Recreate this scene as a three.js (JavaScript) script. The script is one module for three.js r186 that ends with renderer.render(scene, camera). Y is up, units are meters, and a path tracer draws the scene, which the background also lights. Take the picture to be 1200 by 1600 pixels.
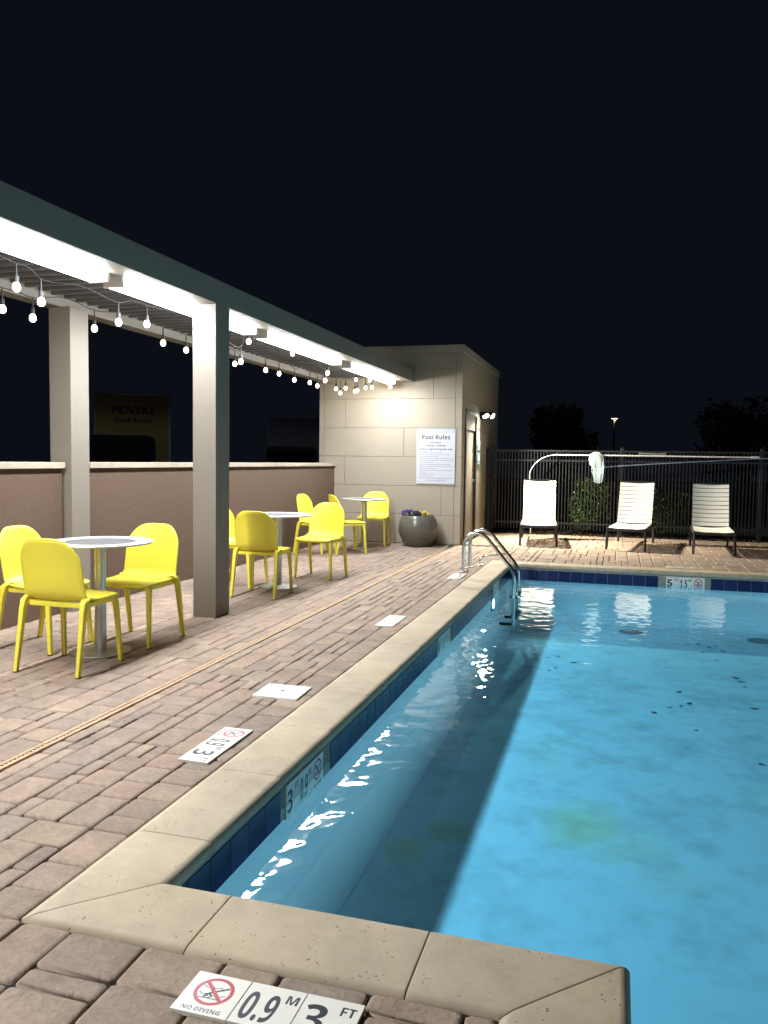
import * as THREE from 'three';
import { mergeGeometries } from 'three/addons/utils/BufferGeometryUtils.js';
import { RoundedBoxGeometry } from 'three/addons/geometries/RoundedBoxGeometry.js';
import { RectAreaLightUniformsLib } from 'three/addons/lights/RectAreaLightUniformsLib.js';

// ------------------------------------------------------------------ camera, sky, exposure
const scene = new THREE.Scene();
const D = Math.PI / 180;
const camera = new THREE.PerspectiveCamera(2 * Math.atan(800 / 1258) / D, 0.75, 0.05, 400);
camera.position.set(0, 1.32, 0);
camera.rotation.set(-3.67 * D, 16.19 * D, 0.78 * D, 'YXZ');
camera.updateMatrixWorld(true);
const renderer = new THREE.WebGLRenderer({ antialias: true });
renderer.setSize(768, 1024);
renderer.toneMapping = THREE.LinearToneMapping;
renderer.toneMappingExposure = 1.0;
renderer.shadowMap.enabled = true;
RectAreaLightUniformsLib.init();
{ // a clear night sky: nearly black, faintly blue
  const w = 64, h = 32, d = new Float32Array(w * h * 4);
  for (let j = 0; j < h; j++) for (let i = 0; i < w; i++) {
    const k = (j * w + i) * 4;
    d[k] = 0.0036; d[k + 1] = 0.0044; d[k + 2] = 0.0078; d[k + 3] = 1;
  }
  const t = new THREE.DataTexture(d, w, h, THREE.RGBAFormat, THREE.FloatType);
  t.mapping = THREE.EquirectangularReflectionMapping; t.needsUpdate = true;
  scene.background = t; scene.environment = t;
}
const LED_POWER = 98, FLOOD_POWER = 92, BULB_POWER = 0.035, POOL_LAMP = 25;

// ------------------------------------------------------------------ helpers
function rng(seed) { let a = seed >>> 0; return () => { a = (a + 0x6D2B79F5) | 0; let t = Math.imul(a ^ (a >>> 15), 1 | a); t = (t + Math.imul(t ^ (t >>> 7), 61 | t)) ^ t; return ((t ^ (t >>> 14)) >>> 0) / 4294967296; }; }
const V = (x, y, z) => new THREE.Vector3(x, y, z);
const lin = (r, g, b) => new THREE.Color().setRGB(r, g, b);
const used = {};
function numbered(n) { const k = used[n] = (used[n] ?? -1) + 1; return k ? `${n}_${String(k).padStart(3, '0')}` : n; }
function shadows(o) { o.castShadow = o.receiveShadow = true; return o; }
function mergeAll(list) {
  if (list.length === 1) return list[0];
  const g = list.map((x) => { const y = x.index ? x.toNonIndexed() : x; for (const k of Object.keys(y.attributes)) if (!['position', 'normal', 'uv'].includes(k)) y.deleteAttribute(k); return y; });
  return mergeGeometries(g);
}
function obj(name, geos, mat, parent) {
  const o = shadows(new THREE.Mesh(Array.isArray(geos) ? mergeAll(geos) : geos, mat));
  o.name = parent ? name : numbered(name);
  (parent || scene).add(o);
  return o;
}
function thing(name, label, category, pos = [0, 0, 0], turn = 0, group) {
  const o = new THREE.Group(); o.name = numbered(name); scene.add(o);
  o.position.set(...pos); o.rotation.y = turn;
  o.userData = { label, category }; if (group) o.userData.group = group;
  return o;
}
function structure(name, label) { const o = new THREE.Group(); o.name = numbered(name); scene.add(o); o.userData = { kind: 'structure', label, category: 'structure' }; return o; }
function tagStructure(o, label, category) { o.userData = { kind: 'structure', label, category }; return o; }
function copyOf(src, label, pos, turn) {
  const r = src.clone(); r.name = numbered(src.name.replace(/_\d{3}$/, '')); scene.add(r);
  r.position.set(...pos); r.rotation.set(0, turn, 0); r.userData = { ...src.userData, label };
  return r;
}
const at = (g, x, y, z) => g.translate(x, y, z);
// uv in metres from the face direction
function metres(g) {
  const a = g.index ? g.toNonIndexed() : g, p = a.attributes.position, n = a.attributes.normal, uv = new Float32Array(p.count * 2);
  for (let i = 0; i < p.count; i++) {
    const ax = Math.abs(n.getX(i)), ay = Math.abs(n.getY(i)), az = Math.abs(n.getZ(i));
    const [u, v] = ay >= ax && ay >= az ? [p.getX(i), p.getZ(i)] : ax >= az ? [p.getZ(i), p.getY(i)] : [p.getX(i), p.getY(i)];
    uv[2 * i] = u; uv[2 * i + 1] = v;
  }
  a.setAttribute('uv', new THREE.BufferAttribute(uv, 2));
  return a;
}
function box(w, h, d, x = 0, y = 0, z = 0, r = 0) {
  const g = r ? new RoundedBoxGeometry(w, h, d, 2, r) : new THREE.BoxGeometry(w, h, d);
  return metres(at(g, x, y, z));
}
const span = (x0, x1, y0, y1, z0, z1, r = 0) => box(x1 - x0, y1 - y0, z1 - z0, (x0 + x1) / 2, (y0 + y1) / 2, (z0 + z1) / 2, r);
const cyl = (r0, r1, h, x, y, z, n = 24) => at(new THREE.CylinderGeometry(r0, r1, h, n), x, y + h / 2, z);
const lathe = (pts, n = 48) => new THREE.LatheGeometry(pts.map((p) => new THREE.Vector2(p[0], p[1])), n);
function tube(pts, r, n = 32, k = 8, closed = false) { return new THREE.TubeGeometry(new THREE.CatmullRomCurve3(pts.map((p) => p.isVector3 ? p : V(...p)), closed, 'centripetal'), n, r, k, closed); }
function bar(a, b, w, d = w) { // a straight bar of rectangular section
  const A = V(...a), B = V(...b), g = new THREE.BoxGeometry(w, A.distanceTo(B), d);
  g.applyQuaternion(new THREE.Quaternion().setFromUnitVectors(V(0, 1, 0), B.clone().sub(A).normalize()));
  const m = A.add(B).multiplyScalar(0.5);
  return metres(at(g, m.x, m.y, m.z));
}
function loft(rings, caps = true) { // rings: arrays of Vector3 with the same count
  const n = rings[0].length, pos = [], idx = [];
  rings.forEach((r) => r.forEach((p) => pos.push(p.x, p.y, p.z)));
  for (let j = 0; j + 1 < rings.length; j++) for (let i = 0; i < n; i++) {
    const a = j * n + i, b = j * n + (i + 1) % n, c = a + n, d = b + n;
    idx.push(a, b, d, a, d, c);
  }
  if (caps) for (const [j, s] of [[0, 1], [rings.length - 1, 0]]) {
    const base = pos.length / 3; rings[j].forEach((p) => pos.push(p.x, p.y, p.z));
    for (let i = 1; i + 1 < n; i++) s ? idx.push(base, base + i + 1, base + i) : idx.push(base, base + i, base + i + 1);
  }
  let vol = 0; // faces point outwards
  for (let t = 0; t < idx.length; t += 3) { const [a, b, c] = [idx[t], idx[t + 1], idx[t + 2]].map((i) => V(pos[3 * i], pos[3 * i + 1], pos[3 * i + 2])); vol += a.dot(b.cross(c)); }
  if (vol < 0) for (let t = 0; t < idx.length; t += 3) [idx[t + 1], idx[t + 2]] = [idx[t + 2], idx[t + 1]];
  const g = new THREE.BufferGeometry();
  g.setAttribute('position', new THREE.Float32BufferAttribute(pos, 3)); g.setIndex(idx);
  g.setAttribute('uv', new THREE.Float32BufferAttribute(new Float32Array(pos.length / 3 * 2), 2));
  g.computeVertexNormals();
  return g;
}

// ------------------------------------------------------------------ noise and textures
function tileNoise(seed, cells) { // smooth value noise that repeats after `cells`
  const R = rng(seed), t = new Float32Array(cells * cells).map(() => R());
  return (x, y) => {
    x *= cells; y *= cells;
    const i = Math.floor(x), j = Math.floor(y), f = x - i, g = y - j, u = f * f * (3 - 2 * f), v = g * g * (3 - 2 * g);
    const q = (a, b) => t[((b % cells + cells) % cells) * cells + (a % cells + cells) % cells];
    return (q(i, j) * (1 - u) + q(i + 1, j) * u) * (1 - v) + (q(i, j + 1) * (1 - u) + q(i + 1, j + 1) * u) * v;
  };
}
function fbm(seed, cells, octaves = 5, gain = 0.55) {
  const L = []; let s = 0, a = 1;
  for (let o = 0; o < octaves; o++) { L.push([tileNoise(seed + o * 17, cells << o), a]); s += a; a *= gain; }
  return (x, y) => { let r = 0; for (const [n, w] of L) r += n(x, y) * w; return r / s; };
}
function texture(size, fn, { srgb = false, repeat = 1, height = size } = {}) {
  const d = new Uint8Array(size * height * 4);
  for (let j = 0; j < height; j++) for (let i = 0; i < size; i++) {
    const c = fn(i / size, j / height), k = (j * size + i) * 4;
    for (let q = 0; q < 3; q++) d[k + q] = Math.max(0, Math.min(255, Math.round(255 * (Array.isArray(c) ? c[q] : c))));
    d[k + 3] = 255;
  }
  const t = new THREE.DataTexture(d, size, height);
  t.wrapS = t.wrapT = THREE.RepeatWrapping; t.magFilter = THREE.LinearFilter; t.repeat.set(repeat, repeat);
  if (srgb) t.colorSpace = THREE.SRGBColorSpace;
  t.needsUpdate = true;
  return t;
}
const nA = fbm(1, 4), nB = fbm(40, 16, 4), nC = fbm(80, 64, 3, 0.7);
const grainMap = texture(512, (u, v) => { const a = 0.70 + 0.42 * (nA(u, v) - 0.5) + 0.22 * (nB(u, v) - 0.5) + 0.30 * (nC(u, v) - 0.5); return [a + 0.03 * (nA(v, u) - 0.5), a, a - 0.03 * (nA(v, u) - 0.5)]; }, { repeat: 1 / 0.7 });
const grainBump = texture(512, (u, v) => 0.35 * nB(u, v) + 0.65 * nC(u, v), { repeat: 1 / 0.7 });
// cast coping stone: sandy with scattered small pits
const pitSpots = []; { const R = rng(7); for (let i = 0; i < 420; i++) { const cx = R(), cy = R(), n = R() < 0.3 ? 4 : 1; for (let k = 0; k < n; k++) pitSpots.push([(cx + (R() - 0.5) * 0.03 + 1) % 1, (cy + (R() - 0.5) * 0.03 + 1) % 1, 0.0011 + 0.0026 * R() * R()]); } }
const pitGrid = new Float32Array(1024 * 1024);
for (const [px, py, pr] of pitSpots) { const r = Math.ceil(pr * 1024) + 1; for (let j = -r; j <= r; j++) for (let i = -r; i <= r; i++) { const dd = Math.hypot(i, j * 1.3) / (pr * 1024); if (dd < 1) { const k = ((Math.round(py * 1024) + j + 1024) % 1024) * 1024 + (Math.round(px * 1024) + i + 1024) % 1024; pitGrid[k] = Math.max(pitGrid[k], 1 - dd * dd); } } }
const pit = (u, v) => pitGrid[Math.min(1023, Math.floor(v * 1024)) * 1024 + Math.min(1023, Math.floor(u * 1024))];
const stoneMap = texture(1024, (u, v) => { const a = (0.82 + 0.30 * (nA(u, v) - 0.5) + 0.20 * (nB(u, v) - 0.5) + 0.10 * (nC(u, v) - 0.5)) * (1 - 0.72 * Math.min(1, 1.6 * pit(u, v))), w = nA(v + 0.3, u) - 0.5; return [a * (1 + 0.05 * w), a, a * (1 - 0.10 * w)]; }, { repeat: 1 / 1.3 });
const stoneBump = texture(1024, (u, v) => 0.7 + 0.18 * nB(u, v) + 0.12 * nC(u, v) - 0.7 * pit(u, v), { repeat: 1 / 1.3 });
const stuccoBump = texture(512, (u, v) => 0.3 * nB(u, v) + 0.7 * nC(u, v), { repeat: 1 / 0.5 });
const paintMap = texture(256, (u, v) => 0.94 + 0.07 * (nA(u, v) - 0.5) + 0.05 * (nB(u, v) - 0.5), { repeat: 1 / 1.7 });
const roughMap = texture(256, (u, v) => 0.62 + 0.5 * (nA(u, v) - 0.5) + 0.3 * (nB(u, v) - 0.5), { repeat: 1 / 0.6 });
const std = (o) => new THREE.MeshStandardMaterial(o);
const M = {
  slat: std({ color: lin(0.11, 0.10, 0.095), roughness: 0.42, map: paintMap }),
  beam: std({ color: lin(0.22, 0.19, 0.152), roughness: 0.55, map: paintMap }),
  panel: std({ color: lin(0.36, 0.31, 0.235), roughness: 0.75, map: paintMap, bumpMap: stuccoBump, bumpScale: 0.0012 }),
  joint: std({ color: lin(0.20, 0.165, 0.125), roughness: 0.95 }),
  stucco: std({ color: lin(0.118, 0.070, 0.043), roughness: 0.92, map: paintMap, bumpMap: stuccoBump, bumpScale: 0.006 }),
  cap: std({ color: lin(0.46, 0.38, 0.29), roughness: 0.85, map: stoneMap, bumpMap: stuccoBump, bumpScale: 0.002 }),
  stone: std({ color: lin(0.56, 0.455, 0.315), roughness: 0.82, map: stoneMap, bumpMap: stoneBump, bumpScale: 0.003 }),
  grout: std({ color: lin(0.30, 0.27, 0.22), roughness: 0.95 }),
  bed: std({ color: lin(0.045, 0.036, 0.03), roughness: 1, map: grainMap, bumpMap: grainBump, bumpScale: 0.004 }),
  tile: std({ color: lin(0.010, 0.017, 0.075), roughness: 0.16 }),
  tileB: std({ color: lin(0.013, 0.022, 0.092), roughness: 0.2 }),
  yellow: new THREE.MeshPhysicalMaterial({ color: lin(0.76, 0.655, 0.06), roughness: 0.72, roughnessMap: roughMap, bumpMap: stuccoBump, bumpScale: 0.0004 }),
  steel: std({ color: lin(0.62, 0.61, 0.58), roughness: 0.24, metalness: 1 }),
  brushed: std({ color: lin(0.50, 0.49, 0.47), roughness: 0.78, metalness: 1, roughnessMap: roughMap }),
  tabletop: std({ color: lin(0.55, 0.55, 0.56), roughness: 0.85, metalness: 0.8, roughnessMap: roughMap }),
  inlay: std({ color: lin(0.20, 0.195, 0.20), roughness: 0.55, metalness: 0.4, map: grainMap }),
  darkFrame: std({ color: lin(0.018, 0.018, 0.02), roughness: 0.5 }),
  fence: std({ color: lin(0.013, 0.014, 0.017), roughness: 0.42 }),
  strap: std({ color: lin(0.80, 0.79, 0.74), roughness: 0.6 }),
  white: std({ color: lin(0.78, 0.77, 0.73), roughness: 0.5, map: paintMap }),
  drain: std({ color: lin(0.66, 0.45, 0.27), roughness: 0.75, map: grainMap }),
  drainSlot: std({ color: lin(0.10, 0.07, 0.05), roughness: 1 }),
  door: std({ color: lin(0.05, 0.046, 0.042), roughness: 0.55 }),
  planter: std({ color: lin(0.115, 0.105, 0.088), roughness: 0.42, roughnessMap: roughMap }),
  soil: std({ color: lin(0.03, 0.02, 0.014), roughness: 1, bumpMap: grainBump, bumpScale: 0.01 }),
  wire: std({ color: lin(0.012, 0.012, 0.012), roughness: 0.6 }),
  asphalt: std({ color: lin(0.045, 0.045, 0.047), roughness: 0.95, map: grainMap, bumpMap: grainBump, bumpScale: 0.004 }),
  carPaint: new THREE.MeshPhysicalMaterial({ color: lin(0.012, 0.013, 0.016), roughness: 0.35, clearcoat: 1, clearcoatRoughness: 0.08 }),
  glass: new THREE.MeshPhysicalMaterial({ color: lin(0.02, 0.022, 0.025), roughness: 0.06 }),
  rubber: std({ color: lin(0.015, 0.015, 0.015), roughness: 0.9 }),
  shrubLeaf: std({ color: lin(0.15, 0.26, 0.06), roughness: 0.35, side: THREE.DoubleSide }),
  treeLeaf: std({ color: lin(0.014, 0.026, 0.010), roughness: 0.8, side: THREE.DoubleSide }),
  leaf: std({ color: lin(0.035, 0.075, 0.02), roughness: 0.45, side: THREE.DoubleSide }),
  bark: std({ color: lin(0.05, 0.035, 0.025), roughness: 0.95 }),
};

// ------------------------------------------------------------------ dimensions
const POOL = { x0: -1.30, x1: 5.0, zf: -2.15, zb: -10.45, nx: 0.07, zn: 2.4 };   // nose lines of the coping; the steps bay lies at x > nx, z > zf
const COPE = 0.305, WATER = -0.155, FLOORY = -0.72;
const floorY = (z) => -0.74 + 0.04 * Math.min(1, Math.max(0, (-2.2 - z) / 8));
const WALLX = -4.47, BZ = -12.45, BX0 = -4.74, BX1 = -2.37, BH = 3.13;

// ------------------------------------------------------------------ ground
{
  const s = new THREE.Shape([[-70, -70], [70, -70], [70, 20], [-70, 20]].map((p) => new THREE.Vector2(p[0], -p[1])));
  s.holes.push(new THREE.Path([[-7, 6], [8, 6], [8, -16], [-7, -16]].map((p) => new THREE.Vector2(p[0], -p[1]))));
  const g = new THREE.ShapeGeometry(s); g.rotateX(-Math.PI / 2);
  tagStructure(obj('ground', metres(at(g, 0, -0.05, 0)), M.asphalt), 'dark asphalt car park ground round the pool yard', 'ground');
  const b = new THREE.Shape([[-7, 6], [8, 6], [8, -16], [-7, -16]].map((p) => new THREE.Vector2(p[0], -p[1])));
  const e = 0.05;
  b.holes.push(new THREE.Path([[POOL.x0 - e, POOL.zf + e], [POOL.nx - e, POOL.zf + e], [POOL.nx - e, POOL.zn + e], [POOL.x1 + e, POOL.zn + e], [POOL.x1 + e, POOL.zb - e], [POOL.x0 - e, POOL.zb - e]].map((p) => new THREE.Vector2(p[0], -p[1]))));
  const h = new THREE.ShapeGeometry(b); h.rotateX(-Math.PI / 2);
  tagStructure(obj('paving_bed', metres(at(h, 0, -0.014, 0)), M.bed), 'dark sand bed showing in the paver joints', 'ground');
}

// ------------------------------------------------------------------ pavers
{
  const patio = structure('paver_patio', 'tumbled tan and brown paver patio round the pool');
  const R = rng(11), list = [];
  const rect = (x0, x1, z0, z1, rowsAlongZ) => { // mixed-size laying pattern on a grid of about 8 cm
    const nx = Math.max(2, Math.round((x1 - x0) / 0.08)), nz = Math.max(2, Math.round((z1 - z0) / 0.08)), ux = (x1 - x0) / nx, uz = (z1 - z0) / nz;
    const full = new Uint8Array(nx * nz), free = (i, j, w, d) => { if (i + w > nx || j + d > nz) return false; for (let b = 0; b < d; b++) for (let a = 0; a < w; a++) if (full[(j + b) * nx + i + a]) return false; return true; };
    const kinds = rowsAlongZ ? [[2, 3, 0.42], [2, 2, 0.34], [3, 2, 0.10], [1, 2, 0.07], [1, 3, 0.07]] : [[3, 2, 0.42], [2, 2, 0.34], [2, 3, 0.10], [2, 1, 0.07], [3, 1, 0.07]];
    for (let j = 0; j < nz; j++) for (let i = 0; i < nx; i++) {
      if (full[j * nx + i]) continue;
      let pick = null, ok = kinds.filter(([w, d]) => free(i, j, w, d));
      let tot = ok.reduce((s, k) => s + k[2], 0), r = R() * tot;
      for (const k of ok) { r -= k[2]; if (r <= 0) { pick = k; break; } }
      pick = pick || (free(i, j, 2, 1) ? [2, 1] : free(i, j, 1, 2) ? [1, 2] : [1, 1]);
      const [w, d] = pick;
      for (let b = 0; b < d; b++) for (let a = 0; a < w; a++) full[(j + b) * nx + i + a] = 1;
      list.push([x0 + (i + w / 2) * ux, z0 + (j + d / 2) * uz, w * ux, d * uz]);
    }
  };
  const course = (x0, x1, z0, z1, alongZ) => { // a border course one paver wide
    let p = alongZ ? z0 : x0; const end = alongZ ? z1 : x1;
    while (p < end - 0.01) {
      let l = [0.16, 0.24, 0.24, 0.12, 0.16][Math.floor(R() * 5)]; if (end - p - l < 0.08) l = end - p;
      alongZ ? list.push([(x0 + x1) / 2, p + l / 2, x1 - x0, l]) : list.push([p + l / 2, (z0 + z1) / 2, l, z1 - z0]);
      p += l;
    }
  };
  const co = POOL.x0 - COPE, cf = POOL.zf + COPE, cb = POOL.zb - COPE;
  rect(WALLX, -2.515, BZ, 2.3, true);
  rect(-2.455, co - 0.165, BZ, cf, true);
  course(co - 0.165, co, cb, cf, true);
  rect(-2.455, POOL.nx - COPE, cf, 2.3, false);
  rect(co - 0.165, POOL.x1 + 0.3, cb - 1.92, cb, false);
  rect(BX1, POOL.x1 + 0.3, -15.0, cb - 1.92, false);
  // shapes: rounded corners and edges, a few variants of each size
  const cache = {};
  const ringOf = (hw, hd, c, y, q) => [[hw, -hd + c], [hw, hd - c], [hw - c, hd], [-hw + c, hd], [-hw, hd - c], [-hw, -hd + c], [-hw + c, -hd], [hw - c, -hd]].map(([x, z], i) => V(x + q[i] * 0.7, y, z + q[(i + 3) % 8] * 0.7));
  function shape(w, d, v) {
    const key = `${w.toFixed(3)}_${d.toFixed(3)}_${v}`;
    if (cache[key]) return cache[key];
    const r = rng(v * 97 + Math.round(w * 1000) * 3 + Math.round(d * 1000)), q = Array.from({ length: 8 }, () => (r() - 0.5) * 0.005);
    const hw = w / 2 - 0.0035, hd = d / 2 - 0.0035;
    const rings = [ringOf(hw, hd, 0.009, -0.06, q), ringOf(hw, hd, 0.009, -0.0085, q), ringOf(hw - 0.004, hd - 0.004, 0.010, -0.0028, q), ringOf(hw - 0.013, hd - 0.013, 0.012, 0, q)];
    const pos = [], nor = [], uv = [], idx = [], ou = r() * 0.7, ov = r() * 0.7;
    rings.forEach((ring, k) => ring.forEach((p) => {
      const o = V(p.x / hw, 0, p.z / hd); o.x = Math.abs(o.x) > 0.9 ? Math.sign(o.x) : 0; o.z = Math.abs(o.z) > 0.9 ? Math.sign(o.z) : 0; if (o.lengthSq() === 0) o.set(1e-3, 0, 0); o.normalize();
      const up = [0, 0.45, 2.2, 40][k]; const n = V(o.x, up, o.z).normalize();
      pos.push(p.x, p.y, p.z); nor.push(n.x, n.y, n.z); uv.push(p.x + ou + p.y, p.z + ov + p.y);
    }));
    for (let k = 0; k < 3; k++) for (let i = 0; i < 8; i++) { const a = k * 8 + i, b = k * 8 + (i + 1) % 8; idx.push(a, b, b + 8, a, b + 8, a + 8); }
    for (let i = 1; i < 7; i++) idx.push(24, 24 + i, 24 + i + 1);
    // outward orientation
    for (let t = 0; t < idx.length; t += 3) {
      const [a, b, c] = [idx[t], idx[t + 1], idx[t + 2]].map((i) => V(pos[3 * i], pos[3 * i + 1], pos[3 * i + 2]));
      const n = b.clone().sub(a).cross(c.clone().sub(a)), m = V(nor[3 * idx[t]], nor[3 * idx[t] + 1], nor[3 * idx[t] + 2]);
      if (n.dot(m) < 0) [idx[t + 1], idx[t + 2]] = [idx[t + 2], idx[t + 1]];
    }
    const g = new THREE.BufferGeometry();
    g.setAttribute('position', new THREE.Float32BufferAttribute(pos, 3)); g.setAttribute('normal', new THREE.Float32BufferAttribute(nor, 3)); g.setAttribute('uv', new THREE.Float32BufferAttribute(uv, 2)); g.setIndex(idx);
    return cache[key] = g;
  }
  const tones = [[0.454, 0.328, 0.243], [0.42, 0.313, 0.236], [0.394, 0.29, 0.221], [0.434, 0.33, 0.248], [0.381, 0.284, 0.224], [0.468, 0.348, 0.252], [0.414, 0.302, 0.229], [0.39, 0.295, 0.233], [0.447, 0.314, 0.233]];
  const mats = tones.map((c) => std({ color: lin(...c), roughness: 0.9, map: grainMap, bumpMap: grainBump, bumpScale: 0.0035 }));
  const field = std({ color: 0xffffff, vertexColors: true, roughness: 0.9, map: grainMap, bumpMap: grainBump, bumpScale: 0.0035 });
  const p = V(), items = list.map(([x, z, w, d]) => {
    p.set(x, 0, z).project(camera); const dist = Math.hypot(x, 1.32, z);
    const seen = Math.abs(p.x) < 1.04 && Math.abs(p.y) < 1.04 && p.z < 1 && V(x, 0, z).applyMatrix4(camera.matrixWorldInverse).z < 0;
    return { x, z, w, d, tone: Math.floor(R() * tones.length), v: Math.floor(R() * 4), y: (R() - 0.5) * 0.005, a: (R() - 0.5) * 0.012, b: (R() - 0.5) * 0.016, t: (R() - 0.5) * 0.02, size: seen ? w * d / dist ** 3 : 0 };
  });
  items.sort((a, b) => b.size - a.size);
  const rest = [];
  items.forEach((k, i) => {
    const g = shape(k.w, k.d, k.v);
    if (i < 300) {
      const o = obj('paver', g, mats[k.tone], patio);
      o.position.set(k.x, k.y, k.z); o.rotation.set(k.a, k.t, k.b);
    } else {
      const c = g.clone(); c.applyMatrix4(new THREE.Matrix4().compose(V(k.x, k.y, k.z), new THREE.Quaternion().setFromEuler(new THREE.Euler(k.a, k.t, k.b)), V(1, 1, 1)));
      const n = c.attributes.position.count, col = new Float32Array(n * 3);
      for (let q = 0; q < n; q++) col.set(tones[k.tone], q * 3);
      c.setAttribute('color', new THREE.BufferAttribute(col, 3)); rest.push(c);
    }
  });
  const o = obj('paver_field', mergeGeometries(rest), field, patio); o.userData.kind = 'stuff';
}

// ------------------------------------------------------------------ pool: shell, coping, tiles, water
{
  const shell = structure('pool_basin', 'pale blue plastered basin of the swimming pool');
  const wx0 = POOL.x0 - 0.02, wzf = POOL.zf + 0.02, wzb = POOL.zb - 0.02, wnx = POOL.nx - 0.02;
  // plaster: mottled, the finer mottle painting in light rippled by the water, with green algae patches and a few brown leaf stains where the photograph has them
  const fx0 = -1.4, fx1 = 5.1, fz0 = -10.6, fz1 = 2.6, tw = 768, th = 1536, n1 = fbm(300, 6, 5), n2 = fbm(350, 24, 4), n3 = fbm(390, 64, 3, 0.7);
  const blots = [[-0.12, -4.62, 0.30, 0.42, 0.62], [0.08, -4.42, 0.36, 0.34, 0.34], [0.30, -4.15, 0.3, 0.3, 0.2], [-1.02, -4.0, 0.16, 0.2, 0.5], [-0.85, -4.3, 0.16, 0.2, 0.4], [-0.4, -5.6, 0.25, 0.5, 0.16], [1.2, -5.2, 0.5, 0.6, 0.14], [-0.6, -9.3, 0.4, 0.3, 0.2]];
  const plasterRippleLightMap = texture(tw, (u, v) => {
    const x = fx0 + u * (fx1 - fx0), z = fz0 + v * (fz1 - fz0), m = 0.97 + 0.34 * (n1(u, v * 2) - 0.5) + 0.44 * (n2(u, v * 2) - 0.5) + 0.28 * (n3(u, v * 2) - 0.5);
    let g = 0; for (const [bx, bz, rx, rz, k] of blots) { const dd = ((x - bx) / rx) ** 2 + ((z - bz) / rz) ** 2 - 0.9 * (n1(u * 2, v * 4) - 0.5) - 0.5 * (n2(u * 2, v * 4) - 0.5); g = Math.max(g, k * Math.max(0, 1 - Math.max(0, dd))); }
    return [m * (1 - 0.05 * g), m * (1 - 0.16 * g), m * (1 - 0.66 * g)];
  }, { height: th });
  const plaster = std({ color: lin(0.86, 0.90, 0.92), roughness: 0.9, map: plasterRippleLightMap });
  const wallPlaster = std({ color: lin(0.86, 0.90, 0.92), roughness: 0.9, map: paintMap });
  const nx = 26, nz = 52, pos = [], uv = [], idx = [];
  for (let j = 0; j <= nz; j++) for (let i = 0; i <= nx; i++) { const x = wx0 + (POOL.x1 + 0.05 - wx0) * i / nx, z = wzb + (POOL.zn + 0.05 - wzb) * j / nz; pos.push(x, floorY(z), z); uv.push((x - fx0) / (fx1 - fx0), (z - fz0) / (fz1 - fz0)); }
  for (let j = 0; j < nz; j++) for (let i = 0; i < nx; i++) { const a = j * (nx + 1) + i, b = a + nx + 1; idx.push(a, b, a + 1, a + 1, b, b + 1); }
  const fg = new THREE.BufferGeometry(); fg.setAttribute('position', new THREE.Float32BufferAttribute(pos, 3)); fg.setAttribute('uv', new THREE.Float32BufferAttribute(uv, 2)); fg.setIndex(idx); fg.computeVertexNormals();
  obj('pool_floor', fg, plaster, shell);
  const W = (n, ...a) => obj('pool_wall', span(...a), wallPlaster, shell);
  W(0, wx0 - 0.25, wx0, -1.2, -0.061, wzb - 0.25, wzf + 0.25);
  W(0, wx0 + 0.001, POOL.x1, -1.2, -0.061, wzb - 0.25, wzb);
  W(0, wx0 + 0.001, wnx, -1.2, -0.061, wzf, wzf + 0.25);
  W(0, wnx - 0.25, wnx, -1.2, -0.061, wzf + 0.251, POOL.zn);
  W(0, POOL.x1, POOL.x1 + 0.25, -1.2, 0.003, wzb - 0.25, POOL.zn);
  W(0, wnx - 0.25, POOL.x1 + 0.25, -1.2, 0.003, POOL.zn + 0.001, POOL.zn + 0.25);
  // coves where wall meets floor
  const cove = (a, b, nrm) => { const r = 0.16, P = [], Nn = [], I = [], n = 24; for (let j = 0; j <= n; j++) { const t = j / n, x = a[0] + (b[0] - a[0]) * t, z = a[1] + (b[1] - a[1]) * t, y = floorY(z + nrm[1] * r) + 0.002; for (let k = 0; k <= 10; k++) { const q = k / 10 * Math.PI / 2, u = r * (1 - Math.sin(q)) + 0.002, v = r * (1 - Math.cos(q)); P.push(x + nrm[0] * u, y + v, z + nrm[1] * u); Nn.push(nrm[0] * Math.sin(q), Math.cos(q), nrm[1] * Math.sin(q)); } } for (let j = 0; j < n; j++) for (let k = 0; k < 10; k++) { const e = j * 11 + k; I.push(e, e + 1, e + 12, e, e + 12, e + 11); } const g = new THREE.BufferGeometry(); g.setAttribute('position', new THREE.Float32BufferAttribute(P, 3)); g.setAttribute('normal', new THREE.Float32BufferAttribute(Nn, 3)); g.setAttribute('uv', new THREE.Float32BufferAttribute(P.filter((_, i) => i % 3 !== 1).map((w, i) => i % 2 ? w : w), 2)); const p0 = V(P[0], P[1], P[2]), p1 = V(P[3], P[4], P[5]), p2 = V(P[36], P[37], P[38]); if (p1.sub(p0).cross(p2.sub(p0)).dot(V(nrm[0], 1, nrm[1])) < 0) for (let t = 0; t < I.length; t += 3) [I[t + 1], I[t + 2]] = [I[t + 2], I[t + 1]]; g.setIndex(I); obj('pool_cove', g, wallPlaster, shell); };
  cove([wx0, wzf], [wx0, wzb], [1, 0]); cove([wx0, wzb], [POOL.x1, wzb], [0, 1]);
  // waterline tiles, one by one along the two walls that show
  const tg = [box(0.147, 0.136, 0.006, 0, 0, 0, 0.0015), box(0.147, 0.136, 0.006, 0, 0, 0, 0.0025)], R = rng(5);
  const markL = [[-3.54, -3.08], [-6.55, -6.08], [-9.42, -8.96]], markB = [0.595, 1.06];
  const bandTop = -0.064, backing = (x0, x1, z0, z1) => obj('tile_grout', span(x0, x1, bandTop - 0.142, bandTop, z0, z1), M.grout, shell);
  backing(wx0 - 0.01, wx0 + 0.002, wzb, wzf); backing(wx0 + 0.003, POOL.x1, wzb - 0.01, wzb + 0.002);
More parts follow.
